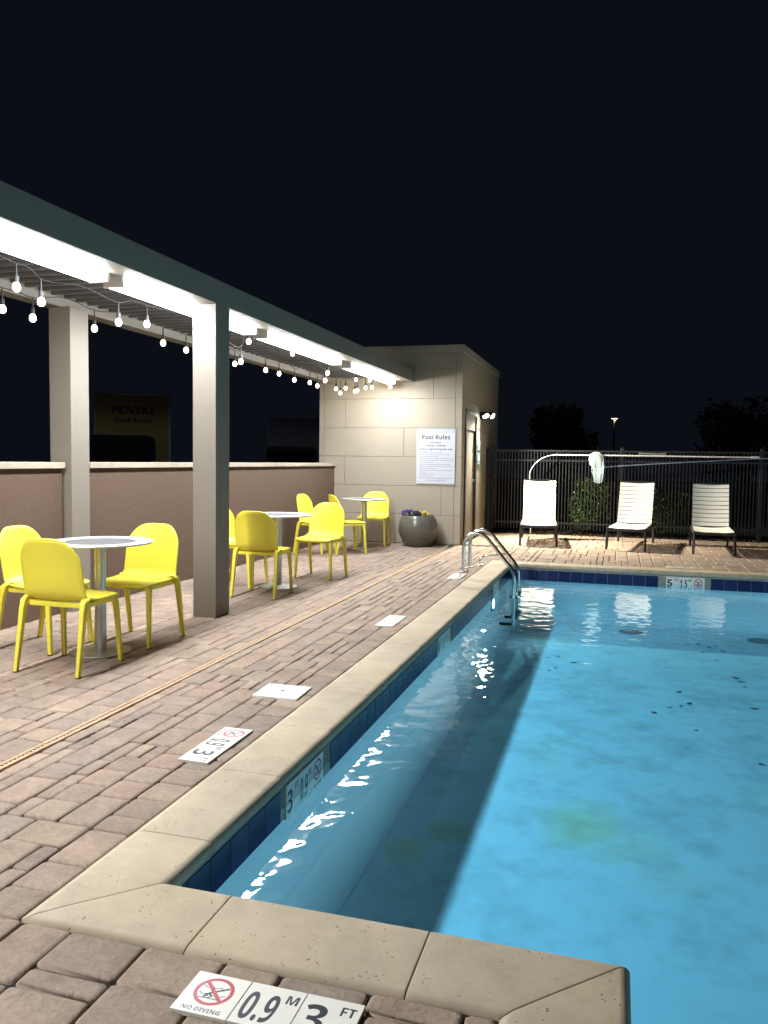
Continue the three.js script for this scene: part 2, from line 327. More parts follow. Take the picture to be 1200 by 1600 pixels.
  for (let row = 0; row < 1; row++) {
    for (let z = wzf - 0.075; z > wzb + 0.08; z -= 0.1515) {
      if (row === 0 && markL.some(([a, b]) => z > a - 0.07 && z < b + 0.07)) continue;
      const o = obj('tile', tg[R() < 0.5 ? 0 : 1], R() < 0.6 ? M.tile : M.tileB, shell); o.position.set(wx0 + 0.003, bandTop - 0.07, z); o.rotation.y = Math.PI / 2 + (R() - 0.5) * 0.006;
    }
    for (let x = wx0 + 0.09; x < 3.6; x += 0.1515) {
      if (row === 0 && x > markB[0] - 0.07 && x < markB[1] + 0.07) continue;
      const o = obj('tile', tg[R() < 0.5 ? 0 : 1], R() < 0.6 ? M.tile : M.tileB, shell); o.position.set(x, bandTop - 0.07, wzb + 0.003); o.rotation.y = (R() - 0.5) * 0.006;
    }
  }
  // coping stones with a rounded nose
  const cop = structure('pool_coping', 'tan cast stone coping round the pool edge');
  const prof = []; { const r = 0.03; for (let k = 0; k <= 8; k++) { const a = -Math.PI / 2 - k / 8 * Math.PI; prof.push([r + r * Math.cos(a), -0.027 + r * Math.sin(a) * 1.0]); } }
  prof.reverse(); // from the top of the nose round to its underside
  const section = [[COPE - 0.004, -0.003], [COPE - 0.03, 0.004], [0.2, 0.006], [0.1, 0.006], ...prof.map(([d, y]) => [d, y + 0.003]), [0.06, -0.058], [COPE - 0.004, -0.058]];
  function stone(place, s0, s1) { // place(d, y, s) -> Vector3; s0, s1 are functions of d
    const rings = [], ga = 0.0022, N = 5;
    for (let k = 0; k <= N; k++) {
      const t = k / N, inset = k === 0 || k === N ? 0.0022 : 0;
      rings.push(section.map(([d, y]) => { const a = s0(d), b = s1(d), sg = Math.sign(b - a); return place(d, y - (y > -0.02 ? inset : 0), (a + sg * ga) * (1 - t) + (b - sg * ga) * t); }));
    }
    rings.splice(1, 0, section.map(([d, y]) => { const a = s0(d), b = s1(d), sg = Math.sign(b - a); return place(d, y, a + sg * (ga + 0.004)); }));
    rings.splice(rings.length - 1, 0, section.map(([d, y]) => { const a = s0(d), b = s1(d), sg = Math.sign(b - a); return place(d, y, b - sg * (ga + 0.004)); }));
    const g = loft(rings), c = g.attributes.position, u = new Float32Array(c.count * 2);
    for (let i = 0; i < c.count; i++) { u[2 * i] = c.getX(i) - 0.7 * c.getY(i); u[2 * i + 1] = c.getZ(i) + 0.7 * c.getY(i); }
    g.setAttribute('uv', new THREE.BufferAttribute(u, 2));
    return obj('coping_stone', g, M.stone, cop);
  }
  const K = (v) => () => v, left = (d, y, s) => V(POOL.x0 - d, y, s), front = (d, y, s) => V(s, y, POOL.zf + d), back = (d, y, s) => V(s, y, POOL.zb - d), bay = (d, y, s) => V(POOL.nx - d, y, s);
  const zj = [-2.425, -3.02, -3.63, -4.24, -4.87, -5.48, -6.06, -6.67, -7.28, -7.89, -8.50, -9.11, -9.72];
  stone(left, (d) => POOL.zf + d, K(zj[0])); for (let i = 0; i + 1 < zj.length; i++) stone(left, K(zj[i]), K(zj[i + 1])); stone(left, K(zj[zj.length - 1]), (d) => POOL.zb - d);
  stone(front, (d) => POOL.x0 - d, K(-1.08)); stone(front, K(-1.08), K(-0.468)); stone(front, K(-0.468), (d) => POOL.nx - d);
  stone(bay, (d) => POOL.zf + d, K(-1.3)); stone(bay, K(-1.3), K(-0.69)); stone(bay, K(-0.69), K(-0.08)); stone(bay, K(-0.08), K(0.53));
  const xj = [-0.83]; while (xj[xj.length - 1] < 4.6) xj.push(xj[xj.length - 1] + 0.61);
  stone(back, (d) => POOL.x0 - d, K(xj[0])); for (let i = 0; i + 1 < xj.length; i++) stone(back, K(xj[i]), K(xj[i + 1]));
  // mortar in the joints, a little below the stones
  obj('coping_mortar', [span(POOL.x0 - COPE + 0.02, POOL.x0 - 0.012, -0.05, -0.004, POOL.zb - COPE + 0.02, POOL.zf + COPE - 0.02), span(POOL.x0 - 0.011, POOL.nx - 0.012, -0.05, -0.004, POOL.zf + 0.012, POOL.zf + COPE - 0.02), span(POOL.x0 - 0.011, 4.8, -0.05, -0.004, POOL.zb - COPE + 0.02, POOL.zb - 0.012), span(POOL.nx - COPE + 0.02, POOL.nx - 0.012, -0.05, -0.004, POOL.zf + COPE - 0.019, 0.5)], M.grout, cop);

  // water: a clear rippled surface
  const R2 = rng(21), waves = [];
  for (let i = 0; i < 56; i++) { const L = 0.062 * Math.pow(6, R2()), th = R2() * Math.PI * 2, k = 2 * Math.PI / L, slope = 0.0030 + 0.0010 * R2(); waves.push([k * Math.cos(th), k * Math.sin(th), R2() * 6.28, slope / k]); }
  for (let i = 0; i < 22; i++) { const L = 0.042 + 0.04 * R2(), th = R2() * Math.PI * 2, k = 2 * Math.PI / L; waves.push([k * Math.cos(th), k * Math.sin(th), R2() * 6.28, 0.0026 / k]); }
  const wave = (x, z) => { let h = 0, sx = 0, sz = 0; const calm = 0.55 + 0.9 * n1(x * 0.09 + 0.3, z * 0.05 + 0.1); for (const [kx, kz, p, a] of waves) { const q = kx * x + kz * z + p; h += a * Math.sin(q); const c = a * Math.cos(q); sx += c * kx; sz += c * kz; } return [h * calm, sx * calm, sz * calm]; };
  const wp = [], wn = [], wi = [];
  const patch = (x0, x1, z0, z1, cell) => {
    const nx = Math.ceil((x1 - x0) / cell), nz = Math.ceil((z1 - z0) / cell), b0 = wp.length / 3;
    for (let j = 0; j <= nz; j++) for (let i = 0; i <= nx; i++) { const x = x0 + (x1 - x0) * i / nx, z = z0 + (z1 - z0) * j / nz, [h, sx, sz] = wave(x, z), n = V(-sx, 1, -sz).normalize(); wp.push(x, WATER + h, z); wn.push(n.x, n.y, n.z); }
    for (let j = 0; j < nz; j++) for (let i = 0; i < nx; i++) { const a = b0 + j * (nx + 1) + i, b = a + nx + 1; wi.push(a, b, a + 1, a + 1, b, b + 1); }
  };
  patch(wx0 - 0.005, 0.6, wzb - 0.005, wzf + 0.005, 0.0115); patch(0.6, POOL.x1, wzb - 0.005, wzf + 0.005, 0.02); patch(wnx - 0.005, POOL.x1, wzf + 0.005, POOL.zn, 0.02);
  const wg = new THREE.BufferGeometry(); wg.setAttribute('position', new THREE.Float32BufferAttribute(wp, 3)); wg.setAttribute('normal', new THREE.Float32BufferAttribute(wn, 3)); wg.setIndex(wi);
  const water = new THREE.MeshPhysicalMaterial({ color: lin(0.38, 0.755, 0.915), roughness: 0, transmission: 1, thickness: 0, ior: 1.333 });
  tagStructure(obj('pool_water', wg, water), 'clear blue rippled water filling the swimming pool', 'water');
}

// ------------------------------------------------------------------ low wall
{
  const w = thing('boundary_wall', 'low brown stucco wall with cream cap behind the yellow chairs', 'wall');
  obj('wall_face', [span(WALLX - 0.2, WALLX, -0.05, 1.215, BZ + 0.002, -6.05), span(WALLX - 0.2, WALLX, -0.05, 1.215, -5.72, 5.2)], M.stucco, w);
  const lens = [[BZ + 0.002, -10.3], [-10.297, -8.2], [-8.197, -6.05], [-5.72, -3.9], [-3.897, -1.8], [-1.797, 0.4], [0.403, 2.6], [2.603, 5.2]];
  for (const [a, b] of lens) obj('wall_cap', span(WALLX - 0.235, WALLX + 0.035, 1.2155, 1.268, a, b, 0.006), M.cap, w);
}

// ------------------------------------------------------------------ pergola
{
  const p = thing('pergola', 'tan metal pergola with slatted roof on square posts over the tables', 'pergola');
  obj('front_beam', span(-3.35, -3.15, 2.565, 2.755, BZ + 0.004, 5.0, 0.004), M.beam, p);
  obj('rear_beam', span(-4.66, -4.50, 2.56, 2.735, BZ + 0.004, 5.0, 0.004), M.beam, p);
  for (const z of [-6.06, 0.6, 4.8]) {
    obj('post', span(-3.37, -3.16, -0.02, 2.564, z - 0.12, z + 0.12, 0.004), M.beam, p);
    obj('post', span(-4.615, -4.405, -0.02, 2.559, z + 0.18 - 0.12, z + 0.18 + 0.12, 0.004), M.beam, p);
  }
  for (let z = BZ + 0.12; z < 4.95; z += 0.155) obj('roof_slat', box(1.148, 0.075, 0.022, -3.925, 2.672, z), M.slat, p);
}

// ------------------------------------------------------------------ linear light fittings under the front beam
{
  const tubeGlow = std({ color: lin(0.8, 0.85, 0.95), emissive: lin(0.80, 0.90, 1.0), emissiveIntensity: 14, roughness: 0.5 });
  const white = lin(0.94, 0.97, 1.0);
  const spans = [[-12.2, -10.0], [-9.66, -7.4], [-7.18, -4.98], [-4.84, -2.56], [-2.4, -0.1], [0.05, 2.35], [2.5, 4.8]];
  spans.forEach(([a, b], i) => {
    const l = b - a, t = thing('linear_light', ['long glowing tube light under the pergola beam, ending against the tan building', 'long glowing tube light under the pergola beam, second from the tan building', 'long glowing tube light running behind the top of the pergola front post', 'long glowing tube light above the yellow chairs, next to the one behind the post', 'long glowing tube light under the pergola beam, fifth from the tan building', 'long glowing tube light under the pergola beam, sixth from the tan building', 'long glowing tube light under the pergola beam, farthest from the tan building'][i], 'light', [-3.455, 2.555, (a + b) / 2], 0, 'tube lights along the pergola beam');
    obj('housing', box(0.165, 0.026, l, 0, 0.045, 0, 0.004), M.white, t);
    obj('diffuser', box(0.152, 0.075, l - 0.06, 0, -0.006, 0, 0.02), tubeGlow, t);
    for (const s of [-1, 1]) obj('end_cap', box(0.157, 0.08, 0.026, 0, -0.008, s * (l / 2 - 0.014), 0.006), M.white, t);
    obj('bracket', [box(0.03, 0.05, 0.03, 0, 0.08, l * 0.3), box(0.03, 0.05, 0.03, 0, 0.08, -l * 0.3)], M.beam, t);
    for (const [w, h, pos, rx, ry] of [[0.14, l - 0.07, [0, -0.0465, 0], -Math.PI / 2, 0], [l - 0.07, 0.065, [0.079, -0.006, 0], 0, Math.PI / 2], [l - 0.07, 0.065, [-0.079, -0.006, 0], 0, -Math.PI / 2]]) {
      const L = new THREE.RectAreaLight(white, LED_POWER * (rx ? 1 : pos[0] > 0 ? 0.5 : 0.22), w, h); t.add(L);
      L.position.set(...pos); L.rotation.set(rx, ry, 0);
      // RectAreaLight shines along its own -Z
      L.lookAt(t.position.clone().add(V(pos[0] * 20, pos[0] ? pos[1] : pos[1] * 20, pos[2])));
    }
  });
}

// ------------------------------------------------------------------ string lights
{
  const bulbGlow = std({ color: lin(0.9, 0.8, 0.6), emissive: lin(1.0, 0.80, 0.56), emissiveIntensity: 9, roughness: 0.4 });
  const bulbG = lathe([[0, -0.062], [0.012, -0.06], [0.021, -0.05], [0.0255, -0.035], [0.022, -0.017], [0.014, -0.004], [0.013, 0]], 16);
  const sockG = lathe([[0.0, -0.004], [0.0145, -0.004], [0.016, 0.0], [0.016, 0.035], [0.011, 0.044], [0.006, 0.05], [0.005, 0.12], [0, 0.12]], 12);
  const strings = [
    ['string of warm bulbs hanging along the wall side of the pergola', [[-4.25, 2.35, -3.9], [-4.25, 2.35, -4.82], [-4.25, 2.34, -5.13], [-4.25, 2.38, -5.87], [-4.25, 2.41, -6.93], [-4.25, 2.40, -7.36], [-4.25, 2.39, -8.44], [-4.25, 2.41, -9.28], [-4.25, 2.41, -9.69], [-4.25, 2.38, -10.2], [-4.25, 2.40, -10.77], [-4.25, 2.38, -11.07]]],
    ['string of warm bulbs hanging along the middle of the pergola', [[-3.75, 2.37, -3.6], [-3.75, 2.39, -4.38], [-3.75, 2.34, -4.61], [-3.75, 2.35, -5.48], [-3.75, 2.40, -5.87], [-3.75, 2.30, -7.58], [-3.72, 2.52, -7.70], [-3.75, 2.56, -8.94], [-3.75, 2.35, -10.05], [-3.75, 2.46, -10.14]]],
    ['string of warm bulbs looped across the pergola end beside the tan building', [[-4.33, 2.43, -12.1], [-4.24, 2.36, -12.05], [-4.17, 2.44, -12.1], [-4.03, 2.39, -12.15], [-4.0, 2.57, -12.1], [-3.96, 2.40, -12.05], [-3.84, 2.44, -12.1], [-3.78, 2.56, -12.12], [-3.72, 2.44, -12.05], [-3.44, 2.45, -12.1]]],
  ];
  for (const [label, pts] of strings) {
    const s = thing('string_lights', label, 'string lights');
    const cable = [];
    pts.forEach((q, i) => { cable.push(V(q[0], q[1] + 0.16, q[2])); if (i + 1 < pts.length) { const r = pts[i + 1], far = Math.hypot(r[0] - q[0], r[2] - q[2]); cable.push(V((q[0] + r[0]) / 2, Math.min(2.61, Math.max(q[1], r[1]) + 0.19 - (far > 0.5 ? 0 : 0.03)), (q[2] + r[2]) / 2)); } });
    obj('cable', tube(cable, 0.004, 140, 6), M.wire, s);
    for (const q of pts) {
      const k = obj('socket', sockG, M.wire, s); k.position.set(q[0], q[1] + 0.04, q[2]);
      const b = obj('bulb', bulbG, bulbGlow, s); b.position.set(q[0], q[1] + 0.04, q[2]);
      const L = new THREE.PointLight(lin(1.0, 0.78, 0.52), BULB_POWER); L.position.set(q[0], q[1] + 0.005, q[2]); L.castShadow = true; L.shadow.radius = 1; scene.add(L);
    }
  }
}

// ------------------------------------------------------------------ pool house
{
  const b = thing('pool_house', 'small flat-roofed building clad in tan panels at the pergola end', 'building');
  obj('wall_core', span(BX0 + 0.02, BX1 - 0.02, -0.05, BH - 0.14, -16.3, BZ - 0.016), M.joint, b);
  const rows = [[0.008, 0.4635], [0.4685, 0.9195], [0.9245, 1.3795], [1.3845, 1.8355], [1.8405, 2.3015], [2.3065, 2.7575], [2.7625, 3.006]];
  const cuts = [[-3.9], [-2.68], [-4.29], [-3.3], [-4.29], [-2.83], [-3.6]];
  rows.forEach(([y0, y1], r) => {
    const xs = [BX0, -4.655, ...cuts[r], -2.475, BX1].sort((a, c) => a - c);
    for (let i = 0; i + 1 < xs.length; i++) obj('panel', span(xs[i] + 0.0025, xs[i + 1] - (i + 2 === xs.length ? 0 : 0.0025), y0, y1, BZ - 0.016, BZ, 0.002), M.panel, b);
    const zs = [BZ - 0.0165, -12.72, ...(y1 < 2.25 ? [-13.8] : [-13.4]), -14.6 - 0.5 * (r % 2), -16.3];
    for (let i = 0; i + 1 < zs.length; i++) { if (y1 < 2.25 && i === 1) continue; obj('panel', span(BX1 - 0.016, BX1 - 0.0005, y0, y1, zs[i + 1] + 0.004, zs[i] - (i ? 0.004 : 0), 0.002), M.panel, b); }
  });
  obj('parapet_cap', span(BX0 - 0.02, BX1 + 0.02, BH - 0.118, BH, -16.32, BZ + 0.02, 0.006), M.panel, b);
  const d = obj('door', span(BX1 - 0.05, BX1 - 0.025, 0.01, 2.08, -13.70, -12.82, 0.003), M.door, b);
  obj('door_handle', [cyl(0.028, 0.028, 0.05, BX1 - 0.02, 0.98, -13.62, 16).rotateZ(0)], M.steel, d);
  obj('door_frame', [span(BX1 - 0.06, BX1 + 0.02, 0.0, 2.16, -12.818, -12.74), span(BX1 - 0.06, BX1 + 0.02, 0.0, 2.16, -13.78, -13.702), span(BX1 - 0.06, BX1 + 0.02, 2.085, 2.16, -13.7015, -12.8185)], M.door, b);
}
{ // rules board
  const c = document.createElement('canvas'); c.width = 720; c.height = 1004; const g = c.getContext('2d');
  g.fillStyle = '#bcbdc3'; g.fillRect(0, 0, 720, 1004);
  g.fillStyle = '#a9b6ca'; g.fillRect(0, 0, 720, 58); g.fillStyle = '#8d95a2'; g.fillRect(0, 58, 720, 5);
  g.fillStyle = '#17191d'; g.textAlign = 'center'; g.font = 'bold 108px sans-serif'; g.fillText('Pool Rules', 360, 190);
  g.fillStyle = '#202226'; g.font = 'bold 41px sans-serif'; g.fillText('Pool Hours', 360, 262); g.fillText('9:00 AM - 10:00 PM', 360, 320);
  g.fillStyle = '#26282c'; g.font = 'bold 42px sans-serif'; g.fillText('Pool for registered guests only', 360, 384);
  g.textAlign = 'left'; g.fillStyle = '#2d3035'; g.font = '25px sans-serif';
  const L = [[60, 'No lifeguard on duty. Swim at own risk'], [60, 'No diving. No running. Beverages away from pool'], [60, 'Maximum occupancy 12 people'], [60, 'Owners & management not responsible for accidents or losses'], [60, 'Non swimmers and children under 14 must be accompanied'], [60, 'by a responsible adult'], [40, '\u2022 Observe necessary precautions for use around pool'], [40, '\u2022 No food, drink, glass containers allowed in or near pool'], [40, '\u2022 Shower before entering pool'], [40, '\u2022 Persons under the influence of alcohol or drugs must not'], [60, 'use the pool'], [40, '\u2022 No running or horseplay'], [40, '\u2022 No pets in pool area'], [40, '\u2022 Report any unsafe conditions to management immediately']];
  L.forEach(([x, t], i) => g.fillText(t, x, 440 + i * 36, 630)); g.textAlign = 'center'; g.fillText('In Case of an Emergency Dial 911', 360, 952);
  const t = new THREE.CanvasTexture(c); t.colorSpace = THREE.SRGBColorSpace;
  const s = thing('rules_sign', 'white Pool Rules board fixed to the tan building wall', 'sign', [-2.775, 1.392, BZ]);
  const edge = std({ color: lin(0.6, 0.6, 0.6), roughness: 0.5 }), face = std({ map: t, roughness: 0.65 });
  const bm = obj('board', new THREE.BoxGeometry(0.62, 0.865, 0.012), [edge, edge, edge, edge, face, edge], s); bm.position.z = 0.012;
  const sc = []; for (const [x, y] of [[-0.28, -0.4], [0.28, -0.4], [-0.28, 0.4], [0.28, 0.4]]) { const q = obj('screw', at(lathe([[0, 0.004], [0.006, 0.003], [0.008, 0]], 12).rotateX(Math.PI / 2), x, y, 0.018), M.steel, s); sc.push(q); }
}
for (const [y, l] of [[1.62, 'upper small teal notice on the pool house side wall'], [1.36, 'lower small teal notice on the pool house side wall']]) {
  const s = thing('notice', l, 'sign', [BX1, y, -14.02]);
  obj('plate', box(0.012, 0.2, 0.24, 0.006, 0, 0, 0.003), std({ color: lin(0.10, 0.36, 0.42), roughness: 0.5 }), s);
  obj('print', [box(0.002, 0.09, 0.15, 0.0135, 0.02, 0), box(0.002, 0.018, 0.18, 0.0135, -0.065, 0)], M.white, s);
}
{ // twin floodlight on the side wall
  const f = thing('floodlight', 'twin-headed white floodlight beside the pool house door', 'light', [BX1, 2.13, -14.2]);
  obj('wall_plate', box(0.05, 0.13, 0.13, 0.025, 0.0, 0, 0.01), M.darkFrame, f);
  const glow = std({ color: lin(0.9, 0.9, 0.85), emissive: lin(1, 0.97, 0.86), emissiveIntensity: 60, roughness: 0.4 });
  for (const [x, z, tx, ty, tz] of [[0.10, 0.07, -1.0, 0.0, -12.7], [0.20, 0.0, 0.9, 0.0, -13.9]]) {
    const from = V(BX1 + x, 2.13, -14.2 + z), dir = V(tx, ty, tz).sub(from).normalize(), q = new THREE.Quaternion().setFromUnitVectors(V(0, 1, 0), dir);
    const head = obj('lamp_head', lathe([[0, -0.075], [0.03, -0.07], [0.045, -0.03], [0.056, 0.018], [0.052, 0.018], [0.05, 0.004], [0, 0.004]], 24), M.darkFrame, f);
    head.position.set(x, 0, z); head.quaternion.copy(q);
    const lens = obj('lens', lathe([[0.05, 0.006], [0.046, 0.02], [0.03, 0.03], [0, 0.034]], 24), glow, head);
    obj('arm', bar([0.03, 0, 0], [x, 0, z], 0.018), M.darkFrame, f);
    const L = new THREE.SpotLight(lin(1, 0.92, 0.72), FLOOD_POWER, 0, 60 * D, 1, 2); L.position.copy(from.clone().addScaledVector(dir, 0.05)); L.target.position.copy(from.clone().addScaledVector(dir, 3)); L.castShadow = true; L.shadow.radius = 2.2;
    scene.add(L); scene.add(L.target);
  }
}

// ------------------------------------------------------------------ channel drain
{
  const d = thing('channel_drain', 'narrow tan slot drain running through the pavers past the tables', 'drain');
  for (let z = BZ + 0.4; z < 2.0; z += 1.0) {
    const s = obj('drain_section', [span(-2.512, -2.492, -0.03, 0.001, z + 0.002, z + 0.998, 0.002), span(-2.478, -2.458, -0.03, 0.001, z + 0.002, z + 0.998, 0.002), ...Array.from({ length: 40 }, (_, i) => box(0.016, 0.01, 0.012, -2.485, -0.006, z + 0.0125 + i * 0.025))], M.drain, d);
    obj('slot', span(-2.492, -2.478, -0.04, -0.018, z + 0.002, z + 0.998), M.drainSlot, s);
  }
}

// ------------------------------------------------------------------ depth markers and the skimmer lid
{
  const tileTex = (draw) => { const c = document.createElement('canvas'); c.width = c.height = 256; const g = c.getContext('2d'); g.fillStyle = '#e9e4d8'; g.fillRect(0, 0, 256, 256); draw(g); const t = new THREE.CanvasTexture(c); t.colorSpace = THREE.SRGBColorSpace; return t; };
  const num = (n, u) => tileTex((g) => {
    g.fillStyle = '#20242c'; g.textAlign = 'left'; g.font = 'bold 210px sans-serif';
    g.save(); g.translate(16, 224); const w = g.measureText(n).width; g.scale(Math.min(1, (n.length > 1 ? 158 : 138) / w), 1.12); g.fillText(n, 0, 0); g.restore();
    g.font = 'bold 76px sans-serif'; g.save(); g.translate(u === 'M' ? 182 : 166, 92); g.scale(u === 'M' ? 0.95 : 0.85, 1); g.fillText(u, 0, 0); g.restore();
  });
  const noDive = tileTex((g) => {
    g.strokeStyle = '#2a2c30'; g.lineWidth = 4;
    for (const y of [86, 132]) { g.beginPath(); for (let x = 66; x <= 190; x += 2) { const yy = y + 6 * Math.sin(x * 0.16); x === 66 ? g.moveTo(x, yy) : g.lineTo(x, yy); } g.stroke(); }
    g.lineCap = 'round'; g.lineWidth = 11; g.beginPath(); g.moveTo(184, 78); g.lineTo(140, 106); g.lineTo(116, 122); g.lineTo(100, 148); g.stroke(); // diver
    g.lineWidth = 7; g.beginPath(); g.moveTo(116, 122); g.lineTo(132, 142); g.lineTo(118, 152); g.stroke();
    g.fillStyle = '#2a2c30'; g.beginPath(); g.arc(106, 138, 9, 0, 7); g.fill();
    g.lineWidth = 5; g.beginPath(); g.moveTo(70, 156); g.lineTo(176, 156); g.stroke();
    g.strokeStyle = '#b5283a'; g.lineWidth = 17; g.beginPath(); g.arc(128, 110, 80, 0, 7); g.stroke(); g.beginPath(); g.moveTo(72, 54); g.lineTo(184, 166); g.stroke();
    g.fillStyle = '#2a2c30'; g.textAlign = 'center'; g.font = 'bold 34px sans-serif'; g.fillText('NO DIVING', 128, 240);
  });
  const rim = std({ color: lin(0.62, 0.58, 0.5), roughness: 0.5 });
  const face = (t) => std({ map: t, roughness: 0.28 });
  const F = { no: face(noDive), m9: face(num('0.9', 'M')), m12: face(num('1.2', 'M')), m15: face(num('1.5', 'M')), f3: face(num('3', 'FT')), f4: face(num('4', 'FT')), f5: face(num('5', 'FT')) };
  const g = new THREE.BoxGeometry(0.146, 0.146, 0.012);
  function marker(label, keys, pos, rot) { // tiles run along local x, face local +z
    const m = thing('depth_marker', label, 'depth marker', pos); m.rotation.set(...rot);
    keys.forEach((k, i) => { const o = obj('marker_tile', g, [rim, rim, rim, rim, F[k], rim], m); o.position.set((i - 1) * 0.149, 0, 0); });
  }
  const flat = -Math.PI / 2;
  marker('white no diving, 0.9 m, 3 ft deck marker beside the coping corner joint', ['no', 'm9', 'f3'], [-0.768, 0.0025, -1.705], [flat, 0, 0]);
  marker('white 3 ft deck marker among pavers beside the long coping, near the skimmer lid', ['no', 'm9', 'f3'], [-1.735, 0.0025, -3.275], [flat, 0, flat]);
  marker('white 4 ft deck marker among pavers beside the long coping', ['no', 'm12', 'f4'], [-1.757, 0.0025, -6.305], [flat, 0, flat]);
  marker('white deck marker at the foot of the pool ladder rails', ['no', 'm15', 'f5'], [-1.745, 0.0025, -9.05], [flat, 0, flat]);
  marker('white deck marker in the pavers in front of the white loungers', ['no', 'm15', 'f5'], [0.845, 0.0025, -10.86], [flat, 0, Math.PI]);
  const wy = -0.064 - 0.074, wx = POOL.x0 - 0.02 + 0.003, wz = POOL.zb - 0.02 + 0.003;
  marker('3 ft and no diving tiles in the blue band under the long coping', ['f3', 'm9', 'no'], [wx, wy, -3.31], [0, Math.PI / 2, 0]);
  marker('4 ft, 1.2 m tiles in the blue waterline band halfway along the long coping', ['f4', 'm12', 'no'], [wx, wy, -6.315], [0, Math.PI / 2, 0]);
  marker('5 ft tiles in the blue waterline band next to the pool ladder', ['f5', 'm15', 'no'], [wx, wy, -9.19], [0, Math.PI / 2, 0]);
  marker('5 ft, 1.5 m, no diving tiles in the waterline band below the loungers', ['f5', 'm15', 'no'], [0.828, wy, wz], [0, 0, 0]);
  const lid = thing('skimmer_lid', 'square white plastic skimmer lid set in the pavers', 'lid', [-1.79, 0, -4.155], 0.03);
  obj('cover', box(0.265, 0.02, 0.245, 0, -0.001, 0, 0.004), M.white, lid);
  obj('finger_hole', cyl(0.011, 0.011, 0.002, 0.0, 0.0085, 0.0, 16), M.darkFrame, lid);
  for (const [x, z] of [[-0.11, -0.1], [0.11, -0.1], [-0.11, 0.1], [0.11, 0.1]]) obj('screw', cyl(0.005, 0.006, 0.003, x, 0.008, z, 10), M.steel, lid);
}

// ------------------------------------------------------------------ pool ladder and low bar
{
  const l = thing('pool_ladder', 'shiny stainless steel pool ladder with two arched handrails', 'ladder');
  for (const z of [-9.5, -9.93]) {
    obj('handrail', tube([[-1.757, -0.02, z], [-1.757, 0.1, z], [-1.757, 0.25, z], [-1.75, 0.345, z], [-1.715, 0.42, z], [-1.645, 0.465, z], [-1.565, 0.462, z], [-1.48, 0.415, z], [-1.40, 0.325, z], [-1.29, 0.19, z], [-1.19, 0.07, z], [-1.155, 0.0, z], [-1.145, -0.09, z], [-1.145, -0.25, z], [-1.145, -0.62, z]], 0.022, 90, 14), M.steel, l);
    obj('base_flange', at(lathe([[0.022, 0.012], [0.03, 0.011], [0.055, 0.003], [0.056, 0]], 28), -1.757, 0.003, z), M.steel, l);
    obj('wall_foot', bar([-1.145, -0.6, z], [-1.315, -0.6, z], 0.03), M.rubber, l);
  }
  for (const y of [-0.28, -0.52]) obj('tread', box(0.09, 0.025, 0.42, -1.15, y, -9.715, 0.01), M.darkFrame, l);
  const b = thing('low_rail', 'low bent steel rail lying across the far coping corner', 'rail');
  obj('pipe', tube([[-1.66, 0.0, -10.15], [-1.66, 0.07, -10.15], [-1.645, 0.105, -10.17], [-1.60, 0.118, -10.22], [-1.52, 0.12, -10.30], [-1.42, 0.12, -10.44], [-1.36, 0.105, -10.56], [-1.345, 0.06, -10.60], [-1.345, 0.005, -10.6]], 0.012, 48, 10), M.steel, b);
  obj('foot_plate', at(lathe([[0, 0.008], [0.03, 0.007], [0.035, 0]], 20), -1.66, 0.003, -10.15), M.steel, b);
}

// ------------------------------------------------------------------ underwater lamps
{
  const lens = std({ color: lin(0.8, 0.9, 1), emissive: lin(0.72, 0.9, 1), emissiveIntensity: 12, roughness: 0.3 });
  for (const [x, y, z, way, power, label] of [
    [POOL.x0 - 0.02, -0.27, -8.95, 1, 0.5, 'small lit underwater lamp in the pool wall near the ladder'],
    [POOL.x1, -0.40, -8.4, -1, POOL_LAMP, 'round underwater lamp in the pool wall facing the ladder'],
    [POOL.x1, -0.40, -4.2, -1, POOL_LAMP, 'round underwater lamp in the pool wall facing the 3 ft tiles'],
  ]) {
    const k = way > 0 ? 1 : 1.3, t = thing('pool_lamp', label, 'light', [x, y, z]);
    obj('lamp_ring', lathe([[0.06 * k, 0.0], [0.062 * k, 0.016], [0.085 * k, 0.014], [0.09 * k, 0]], 32).rotateZ(-way * Math.PI / 2), M.steel, t);
    obj('lamp_lens', lathe([[0.06 * k, 0.01], [0.045 * k, 0.022], [0, 0.028]], 24).rotateZ(-way * Math.PI / 2), lens, t);
    const L = new THREE.SpotLight(lin(0.72, 0.92, 1.0), power, 0, 86 * D, 0.6, 2); L.position.set(x + way * 0.045, y, z); L.target.position.set(x + way * 3, y, z); L.castShadow = true; L.shadow.radius = 3; scene.add(L); scene.add(L.target);
  }
}

